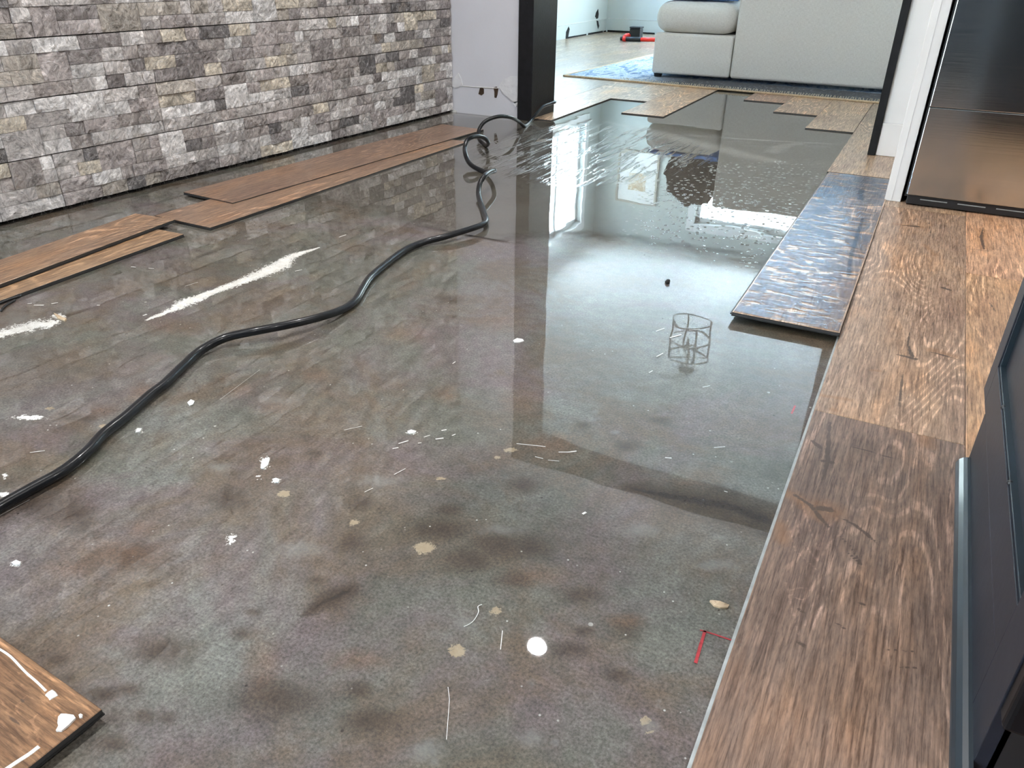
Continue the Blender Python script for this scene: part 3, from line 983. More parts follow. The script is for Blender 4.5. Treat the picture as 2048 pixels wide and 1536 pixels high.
LW = (7.3, 8.6, 0.92, 2.12)
BW = (-2.2, 0.3, 0.45, 2.05)
wfl = wall_x('wall_far_left', FXL - 0.14, FXL, WY1, FYB, [LW], M['white_wall'])
wfb = wall_y('wall_far_back', FYB, FYB + 0.14, FXL - 0.14, FXR, [BW], M['white_wall'])
struct(box('wall_far_right', FXR, FXR + 0.1, WY1, FYB, 0, NH, M['white_wall']))
struct(box('wall_far_front', FXL - 0.14, -2.5, WY1 - 0.1, WY1, 0, NH, M['white_wall']))


def glass_mat():
    k = NM('window_glass')
    tr = k.n('ShaderNodeBsdfTransparent'); tr.inputs[0].default_value = (0.96, 0.98, 0.97, 1)
    gl = k.n('ShaderNodeBsdfGlossy'); gl.inputs['Roughness'].default_value = 0.0
    m = k.n('ShaderNodeMixShader'); m.inputs[0].default_value = 0.06
    k.L.new(tr.outputs[0], m.inputs[1]); k.L.new(gl.outputs[0], m.inputs[2]); k.L.new(m.outputs[0], k.out.inputs[0])
    return k.m


M['glass'] = glass_mat()


def window_x():
    y0, y1, z0, z1 = LW
    bm = bmesh.new()
    for (a, b, c, d) in ((y0 - 0.09, y0, z0 - 0.09, z1 + 0.09), (y1, y1 + 0.09, z0 - 0.09, z1 + 0.09), (y0, y1, z1, z1 + 0.09), (y0, y1, z0 - 0.09, z0)):
        add_box(bm, FXL, FXL + 0.02, a, b, c, d, 0.004)
    add_box(bm, FXL, FXL + 0.05, y0 - 0.1, y1 + 0.1, z0 - 0.02, z0, 0.004)
    for (a, b, c, d) in ((y0, y0 + 0.05, z0, z1), (y1 - 0.05, y1, z0, z1), (y0, y1, z1 - 0.05, z1), (y0, y1, z0, z0 + 0.05), ((y0 + y1) / 2 - 0.025, (y0 + y1) / 2 + 0.025, z0, z1)):
        add_box(bm, FXL - 0.09, FXL - 0.05, a, b, c, d, 0.003)
    w = struct(link('window_1', bm_mesh('window_1', bm), M['white_trim']))
    box('pane', FXL - 0.075, FXL - 0.07, y0 + 0.05, y1 - 0.05, z0 + 0.05, z1 - 0.05, M['glass'], w)


def window_y():
    x0, x1, z0, z1 = BW
    bm = bmesh.new()
    for (a, b, c, d) in ((x0 - 0.09, x0, z0 - 0.09, z1 + 0.09), (x1, x1 + 0.09, z0 - 0.09, z1 + 0.09), (x0, x1, z1, z1 + 0.09), (x0, x1, z0 - 0.09, z0)):
        add_box(bm, a, b, FYB - 0.02, FYB, c, d, 0.004)
    for (a, b, c, d) in ((x0, x0 + 0.05, z0, z1), (x1 - 0.05, x1, z0, z1), (x0, x1, z1 - 0.05, z1), (x0, x1, z0, z0 + 0.05), ((x0 + x1) / 2 - 0.03, (x0 + x1) / 2 + 0.03, z0, z1)):
        add_box(bm, a, b, FYB + 0.05, FYB + 0.09, c, d, 0.003)
    w = struct(link('window_2', bm_mesh('window_2', bm), M['white_trim']))
    box('pane', x0 + 0.05, x1 - 0.05, FYB + 0.068, FYB + 0.073, z0 + 0.05, z1 - 0.05, M['glass'], w)


window_x(); window_y()


# scars low on the far walls
def XP(px, py, X=FXL):
    d = ray(px, py); t = X / d[0]
    return (d[1] * t, d[2] * t + CAMH)


def plate_x(name, poly, mat, parent, t=0.003, label=None):
    bm = bmesh.new()
    fr = [bm.verts.new((FXL + t, y, z)) for y, z in poly]
    bk = [bm.verts.new((FXL - 0.001, y, z)) for y, z in poly]
    bm.faces.new(fr); n = len(poly)
    for i in range(n): bm.faces.new((fr[i], fr[(i + 1) % n], bk[(i + 1) % n], bk[i]))
    o = link(name, bm_mesh(name, bm), mat, parent)
    if label: o['label'] = label
    return o


plate_x('torn_drywall', [XP(x, y) for x, y in [(1196, 18), (1192, 25), (1190, 33), (1193, 38), (1196, 36), (1197, 28)]], M['hole_black'], wfl, label='dark torn slot in the wall')
plate_x('torn_drywall', [XP(x, y) for x, y in [(1137, 53), (1132, 64), (1131, 79), (1135, 79), (1139, 58)]], M['hole_black'], wfl, label='dark split at the foot of the wall')
plate_x('torn_drywall', [XP(x, y) for x, y in [(1193, 41), (1196, 42), (1198, 52), (1196, 58), (1194, 50)]], M['hole_black'], wfl)
bm = bmesh.new()
tube(bm, [(FXL + 0.001, *XP(x, y)) for x, y in [(1116, 53), (1130, 50), (1160, 45), (1190, 40), (1212, 38)]], 0.003, 6)
link('paint_ridge', bm_mesh('paint_ridge', bm, True), M['mud'], wfl)
bm = bmesh.new()
for a, b in (((1133, 79), (1150, 76)), ((1150, 76), (1172, 72)), ((1176, 71), (1205, 66)), ((1207, 65), (1212, 64))):
    ya, yb = XP(*a)[0], XP(*b)[0]
    add_box(bm, FXL, FXL + 0.004, min(ya, yb), max(ya, yb), 0.009, 0.022 + 0.006 * random.random())
link('bottom_gap', bm_mesh('bottom_gap', bm), M['hole_black'], wfl)
bm = bmesh.new()
tube(bm, [(FXL + 0.02, FYB - 0.001, 0.147), (-2.5, FYB - 0.001, 0.146), (-1.8, FYB - 0.001, 0.147)], 0.003, 6)
link('paint_ridge', bm_mesh('paint_ridge', bm, True), M['mud'], wfb)
bm = bmesh.new()
x = FXL + 0.02
while x < -1.9:
    w = 0.15 + 0.25 * random.random()
    add_box(bm, x, x + w, FYB - 0.004, FYB, 0.009, 0.024 + 0.012 * random.random())
    x += w + 0.05 * random.random()
link('bottom_gap', bm_mesh('bottom_gap', bm), M['hole_black'], wfb)

# ground added pale to bounce daylight up; hedge seen through the left window
bm = bmesh.new()
add_box(bm, -30, -3.75, -5, 30, -0.4, -0.3); add_box(bm, -3.75, 20, 9.3, 30, -0.4, -0.3)
struct(link('ground', bm_mesh('ground', bm), simple('pale_bounce_ground', (0.74, 0.74, 0.70), 0.9, nscale=3, namp=0.1)))


def hedge(name, cx, cy, r, h, label, n=700, seed=1):
    rr = random.Random(seed)
    root = empty(name, (cx, cy, -0.3))
    tag(root, label, 'shrub')
    bm = bmesh.new()
    for i in range(n):
        a = rr.random() * 2 * PI; zz = rr.random()
        rad = r * (0.6 + 0.4 * rr.random()) * (0.35 + math.sin(PI * min(0.95, zz * 0.85 + 0.12)))
        c = Vector((rad * math.cos(a), rad * math.sin(a), 0.25 + zz * h))
        s = 0.05 + 0.06 * rr.random()
        u = Vector((rr.uniform(-1, 1), rr.uniform(-1, 1), rr.uniform(-1, 1))).normalized()
        w = u.cross(Vector((rr.uniform(-1, 1), rr.uniform(-1, 1), rr.uniform(-1, 1)))).normalized()
        bm.faces.new([bm.verts.new(c + u * s), bm.verts.new(c + w * s * .5), bm.verts.new(c - u * s), bm.verts.new(c - w * s * .5)])
    link('foliage', bm_mesh('foliage', bm), M['leaf'], root)
    bm = bmesh.new(); tube(bm, [(0, 0, 0), (0.02, 0, h * 0.5), (0, 0.02, h * 0.8)], [0.05, 0.035, 0.02], 8)
    link('stem', bm_mesh('stem', bm), M['black_wood'], root)


hedge('hedge', -6.0, 15.4, 0.9, 2.6, 'green bushy shrub outside the left window of the far room')

# ------------------------------------------------------------------ recessed lamps in the near ceiling
can_spots = [(-1.16, 2.59), (-1.25, 1.05), (-1.25, -0.6), (1.3, 2.1), (1.3, 0.4), (1.3, -1.3)]
can_labels = ['recessed ceiling lamp above the flooded slab, nearest the doorway', 'recessed ceiling lamp over the middle of the stone wall',
              'recessed ceiling lamp over the stone wall, behind the camera', 'recessed ceiling lamp in front of the fridge',
              'recessed ceiling lamp above the dark cabinet', 'recessed ceiling lamp over the kitchen, behind the camera']
for (x, y), lb in zip(can_spots, can_labels):
    t = empty('recessed_lamp', (x, y, NH))
    tag(t, lb, 'ceiling lamp', 'recessed ceiling lamps')
    bm = bmesh.new()
    seg = 32
    prof = [(0.072, 0.0), (0.070, -0.006), (0.052, -0.007), (0.049, -0.002)]
    rings = [[bm.verts.new((r * math.cos(2 * PI * k / seg), r * math.sin(2 * PI * k / seg), z)) for k in range(seg)] for r, z in prof]
    for a, b in zip(rings, rings[1:]):
        for k in range(seg): bm.faces.new((a[k], a[(k + 1) % seg], b[(k + 1) % seg], b[k]))
    link('trim_ring', bm_mesh('trim_ring', bm, True), M['white_trim'], t)
    bm = bmesh.new()
    bm.faces.new([bm.verts.new((0.050 * math.cos(-2 * PI * k / seg), 0.050 * math.sin(-2 * PI * k / seg), -0.003)) for k in range(seg)])
    link('lens', bm_mesh('lens', bm), M['can_lens'], t)
    ld = bpy.data.lights.new('lamp_glow', 'AREA'); ld.shape = 'DISK'; ld.size = 0.09
    ld.energy = 27; ld.color = (1.0, 0.96, 0.93)
    lo = bpy.data.objects.new('lamp_glow', ld); C.objects.link(lo); lo.location = (0, 0, -0.012); lo.parent = t

# ------------------------------------------------------------------ planks
TH = 0.009


def marked_top(me, rect, ztop, loc, ang, zw, marks):
    x0, x1, y0, y1 = rect
    nx = int((x1 - x0) / 0.0035) + 1; ny = int((y1 - y0) / 0.0035) + 1
    XX, YY = np.meshgrid(np.linspace(x0, x1, nx), np.linspace(y0, y1, ny))
    L = np.stack([XX.ravel(), YY.ravel()], 1)
    ca, sa = math.cos(ang), math.sin(ang)
    Wd = np.stack([loc[0] + L[:, 0] * ca - L[:, 1] * sa, loc[1] + L[:, 0] * sa + L[:, 1] * ca], 1)
    ch = [np.zeros(len(L)) for _ in range(3)]
    for c, pts, r in marks:
        for i in range(max(1, len(pts) - 1)):
            a = F(*pts[i], zw)[:2]; b2 = F(*pts[min(i + 1, len(pts) - 1)], zw)[:2]
            ra, rb = (r[i], r[min(i + 1, len(r) - 1)]) if isinstance(r, (list, tuple)) else (r, r)
            ch[c] = np.maximum(ch[c], np.clip(seg_d(Wd, a, b2, ra, rb), 0, 1))
    idx = np.arange(nx * ny).reshape(ny, nx)
    q = np.stack([idx[:-1, :-1].ravel(), idx[:-1, 1:].ravel(), idx[1:, 1:].ravel(), idx[1:, :-1].ravel()], 1)
    nb = len(me.vertices)
    verts = [tuple(v.co) for v in me.vertices] + [(a, b3, ztop) for a, b3 in L]
    faces = [tuple(p.vertices) for p in me.polygons] + [tuple(int(t) + nb for t in f_) for f_ in q]
    mi = [p.material_index for p in me.polygons] + [0] * len(q)
    m2 = bpy.data.meshes.new(me.name); m2.from_pydata(verts, [], faces)
    m2.polygons.foreach_set('material_index', mi)
    col = np.zeros((len(verts), 4)); col[:, 3] = 1
    for c in range(3): col[nb:, c] = ch[c]
    at = m2.attributes.new('wood_mark', 'FLOAT_COLOR', 'POINT'); at.data.foreach_set('color', col.ravel())
    bpy.data.meshes.remove(me)
    return m2


def make_plank(name, poly_or_size, color, mat='plank', edge='plank_edge_dark', loc=None, ang=0.0, z=0.0, tilt=0.0, label='', group=None, lip=None, marks=None):
    w, l = poly_or_size
    bm = bmesh.new()
    x0, x1, y0, y1 = -w / 2, w / 2, -l / 2, l / 2
    b = 0.0008
    top = [bm.verts.new(p) for p in ((x0 + b, y0 + b, TH), (x1 - b, y0 + b, TH), (x1 - b, y1 - b, TH), (x0 + b, y1 - b, TH))]
    mid = [bm.verts.new(p) for p in ((x0, y0, TH - b), (x1, y0, TH - b), (x1, y1, TH - b), (x0, y1, TH - b))]
    bot = [bm.verts.new(p) for p in ((x0, y0, 0.002), (x1, y0, 0.002), (x1, y1, 0.002), (x0, y1, 0.002))]
    if not marks: bm.faces.new(top).material_index = 0
    for i in range(4):
        j = (i + 1) % 4
        bm.faces.new((mid[i], mid[j], top[j], top[i])).material_index = 0
        bm.faces.new((bot[i], bot[j], mid[j], mid[i])).material_index = 1
    bm.faces.new(list(reversed(bot))).material_index = 1
    me = bm_mesh(name, bm)
    if marks:
        me = marked_top(me, (x0 + b, x1 - b, y0 + b, y1 - b), TH, loc, ang, z + TH, marks)
    o = link(name, me, [M[mat], M[edge]])
    o.location = (loc[0], loc[1], z)
    o.rotation_euler = (tilt, 0, ang)
    o.color = (*color, 1)
    tag(o, label, 'floor board', group)
    # locking lip along one long and one short side, and the foam pad beneath
    if lip:
        bm = bmesh.new()
        if 'L' in lip: add_box(bm, x0 - 0.004, x0, y0, y1, 0.003, 0.0055)
        if 'R' in lip: add_box(bm, x1, x1 + 0.004, y0, y1, 0.003, 0.0055)
        if 'N' in lip: add_box(bm, x0, x1, y0 - 0.004, y0, 0.003, 0.0055)
        link('locking_lip', bm_mesh('locking_lip', bm), M[edge], o)
    box('foam_pad', x0 - 0.001, x1 + 0.001, y0 - 0.001, y1 + 0.001, 0.0, 0.002, M['pad'], o)
    return o


def plank_q(near_r, far_r, width, color, side='R', **kw):
    """plank whose right long edge runs near_r -> far_r (xy on its top)"""
    a, b = np.array(near_r[:2], float), np.array(far_r[:2], float)
    d = b - a; L = np.linalg.norm(d); d /= L
    nrm = np.array([-d[1], d[0]])
    c = (a + b) / 2 + nrm * width / 2
    ang = math.atan2(-d[0], d[1])
    return make_plank('floor_plank', (width, L), color, loc=c, ang=ang, **kw)


TAN = (0.28, 0.175, 0.108)
ORG = (0.33, 0.20, 0.112)
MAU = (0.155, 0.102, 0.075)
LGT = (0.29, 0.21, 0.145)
RG = 'oak floor boards still in place along the right'
s = (CAMH - TH) / CAMH
W = 0.2365
xa = -0.0575 * s
# row A (left edge on the slab)


def rowp(x0, x1, y0, y1, color, label, **kw):
    return make_plank('floor_plank', (x1 - x0 - 0.0008, y1 - y0 - 0.0008), color, loc=((x0 + x1) / 2, (y0 + y1) / 2), label=label, group=RG, **kw)


xb = 0.1835; xc = xb + W; xd = xc + W
jA = 1.290
rowp(xa, xb, 0.02, jA, MAU, 'wide brown mauve board in the right foreground with a knot', edge='plank_edge', lip='L', marks=[
    (0, [(1640, 1017), (1660, 1019)], [.006, .007]), (1, [(1648, 1008), (1665, 1022), (1650, 1026)], .003), (2, [(1640, 1015), (1662, 1022)], .02),
    (0, [(1660, 845), (1657, 880), (1655, 920), (1645, 960)], [.0025, .0035, .004, .002]), (0, [(1625, 882), (1640, 895)], .004), (0, [(1645, 922), (1665, 925)], .004),
    (0, [(1590, 990), (1620, 1010), (1640, 1035), (1655, 1052)], [.003, .003, .004, .002]), (2, [(1575, 985), (1600, 1000), (1640, 1035)], .012),
    (0, [(1655, 1052), (1700, 1090), (1722, 1128)], [.0008, .0008, .0025]), (0, [(1682, 1036), (1710, 1050), (1735, 1070), (1760, 1092)], [.0015, .003, .003, .001]),
    (0, [(1702, 894), (1730, 900), (1790, 918)], [.0015, .0018, .001]), (2, [(1560, 1050), (1565, 1080)], .010), (0, [(1695, 1104), (1722, 1130)], .0015),
    (1, [(1600, 990), (1620, 1060), (1636, 1100), (1655, 1060), (1675, 1035)], .003), (1, [(1585, 1010), (1600, 1075), (1634, 1122), (1660, 1085), (1690, 1060)], .0025), (1, [(1575, 1040), (1590, 1100), (1632, 1138)], .0025),
    (1, [(1580, 1180), (1590, 1195), (1605, 1200), (1620, 1190), (1618, 1178), (1600, 1175), (1582, 1180)], .002), (1, [(1572, 1165), (1580, 1200), (1592, 1250), (1600, 1275)], .0025), (0, [(1598, 1284), (1606, 1290)], .003),
    (1, [(1610, 1250), (1625, 1210), (1650, 1170)], .0022), (1, [(1625, 1260), (1640, 1220), (1665, 1180)], .0022), (0, [(1595, 1218), (1607, 1224)], .002), (0, [(1672, 1246), (1690, 1257)], .002), (0, [(1718, 1205), (1728, 1209)], .002),
    (0, [(1760, 1298), (1830, 1303)], .0008), (0, [(1800, 1334), (1836, 1336)], .0012), (2, [(1850, 850), (1855, 890)], .014)])
rowp(xa, xb, jA, 2.79, (0.275, 0.18, 0.118), 'tan oak board with dark cracks running up to the fridge', edge='plank_edge', lip='L', marks=[
    (0, [(1819, 655), (1816, 690), (1824, 712)], [.0008, .002, .005]), (0, [(1795, 709), (1830, 718)], [.003, .006]), (0, [(1806, 735), (1804, 760), (1800, 800), (1797, 828)], [.001, .0025, .0025, .0008]),
    (0, [(1858, 703), (1885, 710), (1916, 719)], [.0012, .0035, .0012]), (2, [(1860, 700), (1912, 714)], .012), (0, [(1884, 575), (1900, 580)], .005), (0, [(1806, 451), (1835, 453)], [.003, .008]), (2, [(1790, 448), (1850, 455)], .012),
    (0, [(1850, 436), (1856, 438)], .003), (2, [(1664, 819), (1672, 821)], .006), (2, [(1640, 790), (1700, 800)], .006), (2, [(1760, 742), (1740, 740)], .004), (1, [(1790, 830), (1800, 850), (1812, 845)], .004), (0, [(1858, 445), (1862, 470)], .0015),
    (2, [(1850, 490), (1870, 510)], .008)])
rowp(xa, xb, 2.79, 3.60, LGT, 'oak board under the white end panel and fridge', mat='plank_dry')
rowp(xb, xc, 0.9, 2.21, ORG, 'orange tan oak board between the cracked board and the dark cabinet', mat='plank_dry', marks=[(0, [(1945, 542), (1962, 545)], .004), (2, [(1940, 540), (1966, 547)], .010), (0, [(1980, 606), (1990, 622)], .002), (0, [(1998, 518), (2020, 525)], .002), (1, [(1995, 530), (2005, 545), (1990, 570), (1985, 590)], .002), (1, [(2010, 530), (2000, 560), (1995, 600)], .002)])
rowp(xb, xc, 2.21, 3.4, (0.42, 0.25, 0.15), 'oak board with a split knot in front of the fridge', mat='plank_dry', marks=[(0, [(1966, 455), (1962, 475), (1968, 498)], [.001, .005, .003]), (0, [(1940, 498), (1980, 502)], .002), (2, [(1964, 460), (1968, 495)], .016)])
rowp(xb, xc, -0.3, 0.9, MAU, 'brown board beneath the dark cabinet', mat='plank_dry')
rowp(xc, xd, 1.3, 2.6, ORG, 'oak board at the right frame edge beyond the cabinet', mat='plank_dry')
rowp(xc, xd, 2.6, 3.6, TAN, 'oak board beneath the right part of the fridge', mat='plank_dry')
# row to the left (flooded board and its follower)
x9 = xa - W + 0.002
NT = 0.013
wb_plank = rowp(x9 * 0.975, xa * 0.99, 1.625, 3.19, (0.34, 0.235, 0.155), 'flooded oak board under a water film tinted blue for sky glow', mat='plank_wet', edge='plank_edge_dark', lip='LN', marks=[(0, [(1725, 440), (1715, 470), (1700, 520), (1695, 560)], [.004, .006, .005, .005]), (0, [(1640, 561), (1680, 565)], .003), (0, [(1722, 380), (1720, 400)], .010), (2, [(1715, 450), (1690, 600)], .02), (2, [(1500, 600), (1530, 612)], .02)])
ht = math.atan2(NT, 3.19 - 1.625)
wb_plank.rotation_euler = (-ht, 0, 0); wb_plank.location.z = NT / 2 + 0.0003
bm = bmesh.new()
bx0, bx1 = x9 * 0.975 + 0.003, xa * 0.99 - 0.004
fv = [bm.verts.new(p) for p in ((bx0, 1.630, TH + NT + 0.0012), (bx1, 1.630, TH + NT + 0.0012), (bx1, 3.185, TH + 0.0012), (bx0, 3.185, TH + 0.0012))]
bm.faces.new(fv)
tag(link('water_film', bm_mesh('water_film', bm), M['film']), 'rippled film of water on the flooded oak board', 'water', kind='stuff')
rowp(x9, xa, 3.20, 4.42, (0.38, 0.27, 0.18), 'wet oak board lying across the doorway threshold on the right', mat='plank')
rowp(x9, xa, 4.42, 5.3, LGT, 'oak board just inside the far room behind the right jamb', mat='plank')

FG = 'staggered oak boards at the far edge of the bare slab'


def frow(x0, x1, y0, y1, color, label, **kw):
    return make_plank('floor_plank', (x1 - x0 - 0.001, y1 - y0), color, loc=((x0 + x1) / 2, (y0 + y1) / 2), label=label, group=FG, lip='N', **kw)


edges = [-1.662, -1.438, -1.208, -0.975, -0.742, -0.514, x9]
frow(-1.89, edges[0], 3.63, 4.95, (0.46, 0.33, 0.22), 'oak board starting beside the foot of the black door post')
frow(edges[0], edges[1], 4.46, 5.68, (0.46, 0.34, 0.24), 'oak board second from the black post with its end set back')
frow(edges[1], edges[2], 4.03, 5.25, (0.44, 0.29, 0.18), 'projecting oak board with a clean square end in front of the sofa seat')
frow(edges[3], edges[4], 4.83, 5.95, (0.36, 0.22, 0.15), 'reddish oak board whose end barely shows past the rug')
frow(edges[4], edges[5], 4.50, 5.72, (0.40, 0.27, 0.18), 'oak board with two small knots third from the right jamb')
frow(edges[5], edges[6] - 0.001, 4.10, 5.32, (0.42, 0.29, 0.19), 'pale oak board ending squarely near the flooded board')
# closed oak floor of the far room behind those first boards
bm = bmesh.new()


def slab(x0, x1, y0, y1): add_box(bm, x0, x1, y0, y1, 0.0, TH)


slab(FXL, -1.891, WY1, FYB)
slab(-1.89, edges[0], 4.952, FYB); slab(edges[0], edges[1], 5.682, FYB); slab(edges[1], edges[2], 5.252, FYB)
slab(edges[2], edges[3], 5.35, FYB); slab(edges[3], edges[4], 5.952, FYB); slab(edges[4], edges[5], 5.722, FYB); slab(edges[5], edges[6], 5.322, FYB)
slab(edges[6], xa, 5.302, FYB); slab(xa, FXR, WY1, FYB)
struct(link('floor', bm_mesh('floor', bm), M['wood_floor']))

# loose boards along the stone wall
LG = 'loose oak boards lying along the stone wall'


def lp(near, far, width, color, label, **kw):
    return plank_q(near, far, width, color, label=label, group=LG, **kw)


lp(F(465, 406, 0.012)[:2], F(957, 262, 0.012)[:2] + np.array([0.004, 0.04]), 0.235, (0.19, 0.118, 0.078), 'longest loose oak board nearest the stone wall', z=0.004, mat='plank')
lp(F(420, 455, 0.009)[:2], F(935, 283, 0.009)[:2], 0.235, (0.215, 0.135, 0.087), 'loose oak board tucked against the longest one, second from the stone wall', z=0.0, mat='plank')
v1 = F(350, 441, 0.016)[:2]; v0 = F(0, 571, 0.016)[:2]; vv = v1 - (v1 - v0) / np.linalg.norm(v1 - v0) * 1.2
lp(vv, v1, 0.150, (0.22, 0.14, 0.088), 'loose oak board with a dark streak entering from the left edge', z=0.0105, mat='plank')
v1 = F(367, 468, 0.009)[:2]; v0 = F(0, 601, 0.009)[:2]; vv = v1 - (v1 - v0) / np.linalg.norm(v1 - v0) * 1.2
lp(vv, v1, 0.235, (0.26, 0.165, 0.095), 'short golden loose oak board half under the streaked one, closest to the camera', z=0.0, mat='plank')

# near-left corner board, lying across
c0 = F(203, 1418, 0.018)[:2]; c1 = F(0, 1273, 0.018)[:2]
d = (c1 - c0) / np.linalg.norm(c1 - c0)
ctr = c0 + d * 0.45 + np.array([d[1], -d[0]]) * -0.118 if False else c0 + d * 0.45 + np.array([-d[1], d[0]]) * 0.118
o = make_plank('floor_plank', (0.236, 0.90), (0.15, 0.082, 0.042), loc=ctr, ang=math.atan2(-d[0], d[1]), z=0.009, label='oak offcut smeared with white caulk in the bottom left corner', group='loose oak boards lying on the slab', mat='plank_dry', marks=[
    (1, [(0, 1367), (20, 1364), (38, 1369), (58, 1377)], .0022), (1, [(78, 1460), (62, 1447), (48, 1437), (35, 1427), (32, 1412), (45, 1399)], .0022), (1, [(45, 1399), (52, 1392), (75, 1399), (100, 1407), (120, 1417)], .0022),
    (1, [(80, 1490), (67, 1449), (65, 1439), (75, 1429), (92, 1427), (112, 1432)], .0018), (1, [(0, 1345), (20, 1343), (60, 1352), (100, 1372)], .0015), (0, [(43, 1400), (50, 1402)], .002), (1, [(0, 1410), (30, 1440), (60, 1475)], .002),
    (1, [(0, 1440), (25, 1470), (45, 1500)], .002), (0, [(0, 1425), (40, 1447), (75, 1470)], .0012), (1, [(30, 1290), (80, 1330), (130, 1375), (170, 1410)], .0012), (1, [(0, 1395), (12, 1410), (20, 1430)], .0018)])
o2 = o
ZB = 0.009 + TH


def on_plank(name, pts, r, label, flat=0.4):
    bm = bmesh.new()
    P3 = [F(x, y, ZB) for x, y in pts]
    tube(bm, catmull(P3, 5), r, 8)
    for v in bm.verts: v.co.z = ZB - 0.0005 + (v.co.z - ZB + 0.0005) * flat
    me = bm_mesh(name, bm, True)
    q = link(name, me, M['white_paint_chip'])
    bpy.context.view_layer.update()
    q.parent = o2; q.matrix_parent_inverse = o2.matrix_world.inverted()
    q['label'] = label


on_plank('caulk_smear', [(-8, 1294), (20, 1312), (50, 1343), (75, 1365), (92, 1382)], 0.0015, 'thin line of white caulk')
on_plank('caulk_smear', [(98, 1385), (104, 1390), (108, 1396)], 0.0045, 'small drop of white caulk')
on_plank('caulk_smear', [(10, 1540), (40, 1520), (60, 1507), (78, 1493)], 0.0028, 'straight line of white caulk')


def chip_px(name, pts, z, h, mat, label, cat, parent=None, group=None):
    """small flake: ragged outline with a domed, tilted top"""
    P3 = [F(x, y, z) for x, y in pts]
    c = sum(P3) / len(P3)
    bm = bmesh.new()
    lo = [bm.verts.new((p[0] - c[0], p[1] - c[1], 0)) for p in P3]
    mid = [bm.verts.new((p[0] - c[0], p[1] - c[1], h * (0.6 + 0.5 * random.random()))) for p in P3]
    ins = [bm.verts.new(((p[0] - c[0]) * .55, (p[1] - c[1]) * .55, h * (0.8 + 0.6 * random.random()))) for p in P3]
    n = len(P3)
    for i in range(n):
        j = (i + 1) % n
        bm.faces.new((lo[i], lo[j], mid[j], mid[i])); bm.faces.new((mid[i], mid[j], ins[j], ins[i]))
    bm.faces.new(ins); bm.faces.new(list(reversed(lo)))
    q = link(name, bm_mesh(name, bm), mat)
    q.location = (c[0], c[1], z)
    if parent is not None:
        bpy.context.view_layer.update()
        q.parent = parent; q.matrix_parent_inverse = parent.matrix_world.inverted()
        q['label'] = label
    else:
        tag(q, label, cat, group)
    return q


chip_px('caulk_smear', [(118, 1437), (123, 1430), (133, 1430), (148, 1432), (152, 1438), (140, 1452), (124, 1464), (113, 1464), (118, 1455), (116, 1448)], ZB, 0.003, M['white_paint_chip'], 'broad white blob of caulk', None, parent=o2)
chip_px('caulk_smear', [(158, 1432), (162, 1429), (166, 1431), (165, 1437), (160, 1438)], ZB, 0.002, M['white_paint_chip'], 'small white dot of caulk', None, parent=o2)

# ------------------------------------------------------------------ debris on the slab
DG = 'paint flakes on the wet slab'
fl = [([(522, 938), (523, 928), (530, 918), (538, 916), (540, 920), (536, 932), (528, 938)], 'long white paint flake left of the slab centre, largest of the flakes'),
      ([(545, 960), (552, 958), (560, 960), (557, 966), (549, 965)], 'white flake just right of the longest flake'),
      ([(815, 864), (822, 861), (833, 863), (830, 867), (818, 868)], 'white flake above the row of thin scratches at slab centre'),
      ([(1026, 682), (1034, 678), (1045, 679), (1048, 683), (1038, 686), (1029, 686)], 'lone white flake beside the reflected door post'),
      ([(375, 807), (382, 800), (389, 803), (386, 810), (380, 812)], 'white flake just below the hose on the left'),
      ([(271, 866), (276, 858), (284, 859), (280, 865)], 'curled white flake under the middle of the hose slope'),
      ([(24, 1127), (33, 1122), (42, 1126), (40, 1131), (30, 1131)], 'oval white flake near the left frame edge')]
for pts, lb in fl:
    chip_px('paint_flake', pts, 0.0004, 0.0022, M['white_paint_chip'], lb, 'paint flake', group=DG)
chip_px('wood_chip', [(1419, 1204), (1424, 1203), (1440, 1206), (1458, 1212), (1455, 1217), (1440, 1217), (1428, 1214)], 0.0004, 0.004, M['tan_chip'], 'tan wood chip near the red marker corner', 'wood chip')
chip_px('wood_chip', [(108, 628), (112, 629), (128, 638), (134, 640), (130, 643), (116, 638)], 0.0004, 0.004, M['tan_chip'], 'pale splinter at the tip of the white smear on the left', 'wood chip')
chip_px('dirt_crumb', [(1330, 565), (1334, 563), (1340, 564), (1339, 568), (1333, 569)], 0.0004, 0.006, M['hole_black'], 'tiny black crumb in front of the reflected window', 'crumb')
bm = bmesh.new()
tube(bm, catmull([F(x, y, 0.0012) for x, y in [(964, 1209), (956, 1213), (957, 1224), (949, 1239), (939, 1248), (928, 1253)]], 6), 0.0005, 6)
tag(link('thread', bm_mesh('thread', bm, True), M['white_paint_chip']), 'curly white thread lying on the slab near the bottom centre', 'thread')
# black torn membrane scrap at left
bm = bmesh.new()
tube(bm, catmull([F(x, y, 0.004) for x, y in [(0, 606), (20, 598), (38, 592), (47, 583)]], 5), 0.003, 6)
tube(bm, catmull([F(x, y, 0.003) for x, y in [(2, 622), (10, 612), (30, 600)]], 5), 0.0025, 6)
tag(link('membrane_scrap', bm_mesh('membrane_scrap', bm, True), M['black_plastic']), 'torn black underlay scrap under the golden loose board', 'scrap')


# flat marks on the slab
def ribbon(bm, p, q, w, z=0.0009):
    a, b = F(*p), F(*q)
    d = (b - a)[:2]; d /= np.linalg.norm(d); n = np.array([-d[1], d[0]]) * w / 2
    bm.faces.new([bm.verts.new((a[0] + n[0], a[1] + n[1], z)), bm.verts.new((a[0] - n[0], a[1] - n[1], z)), bm.verts.new((b[0] - n[0], b[1] - n[1], z)), bm.verts.new((b[0] + n[0], b[1] + n[1], z))])


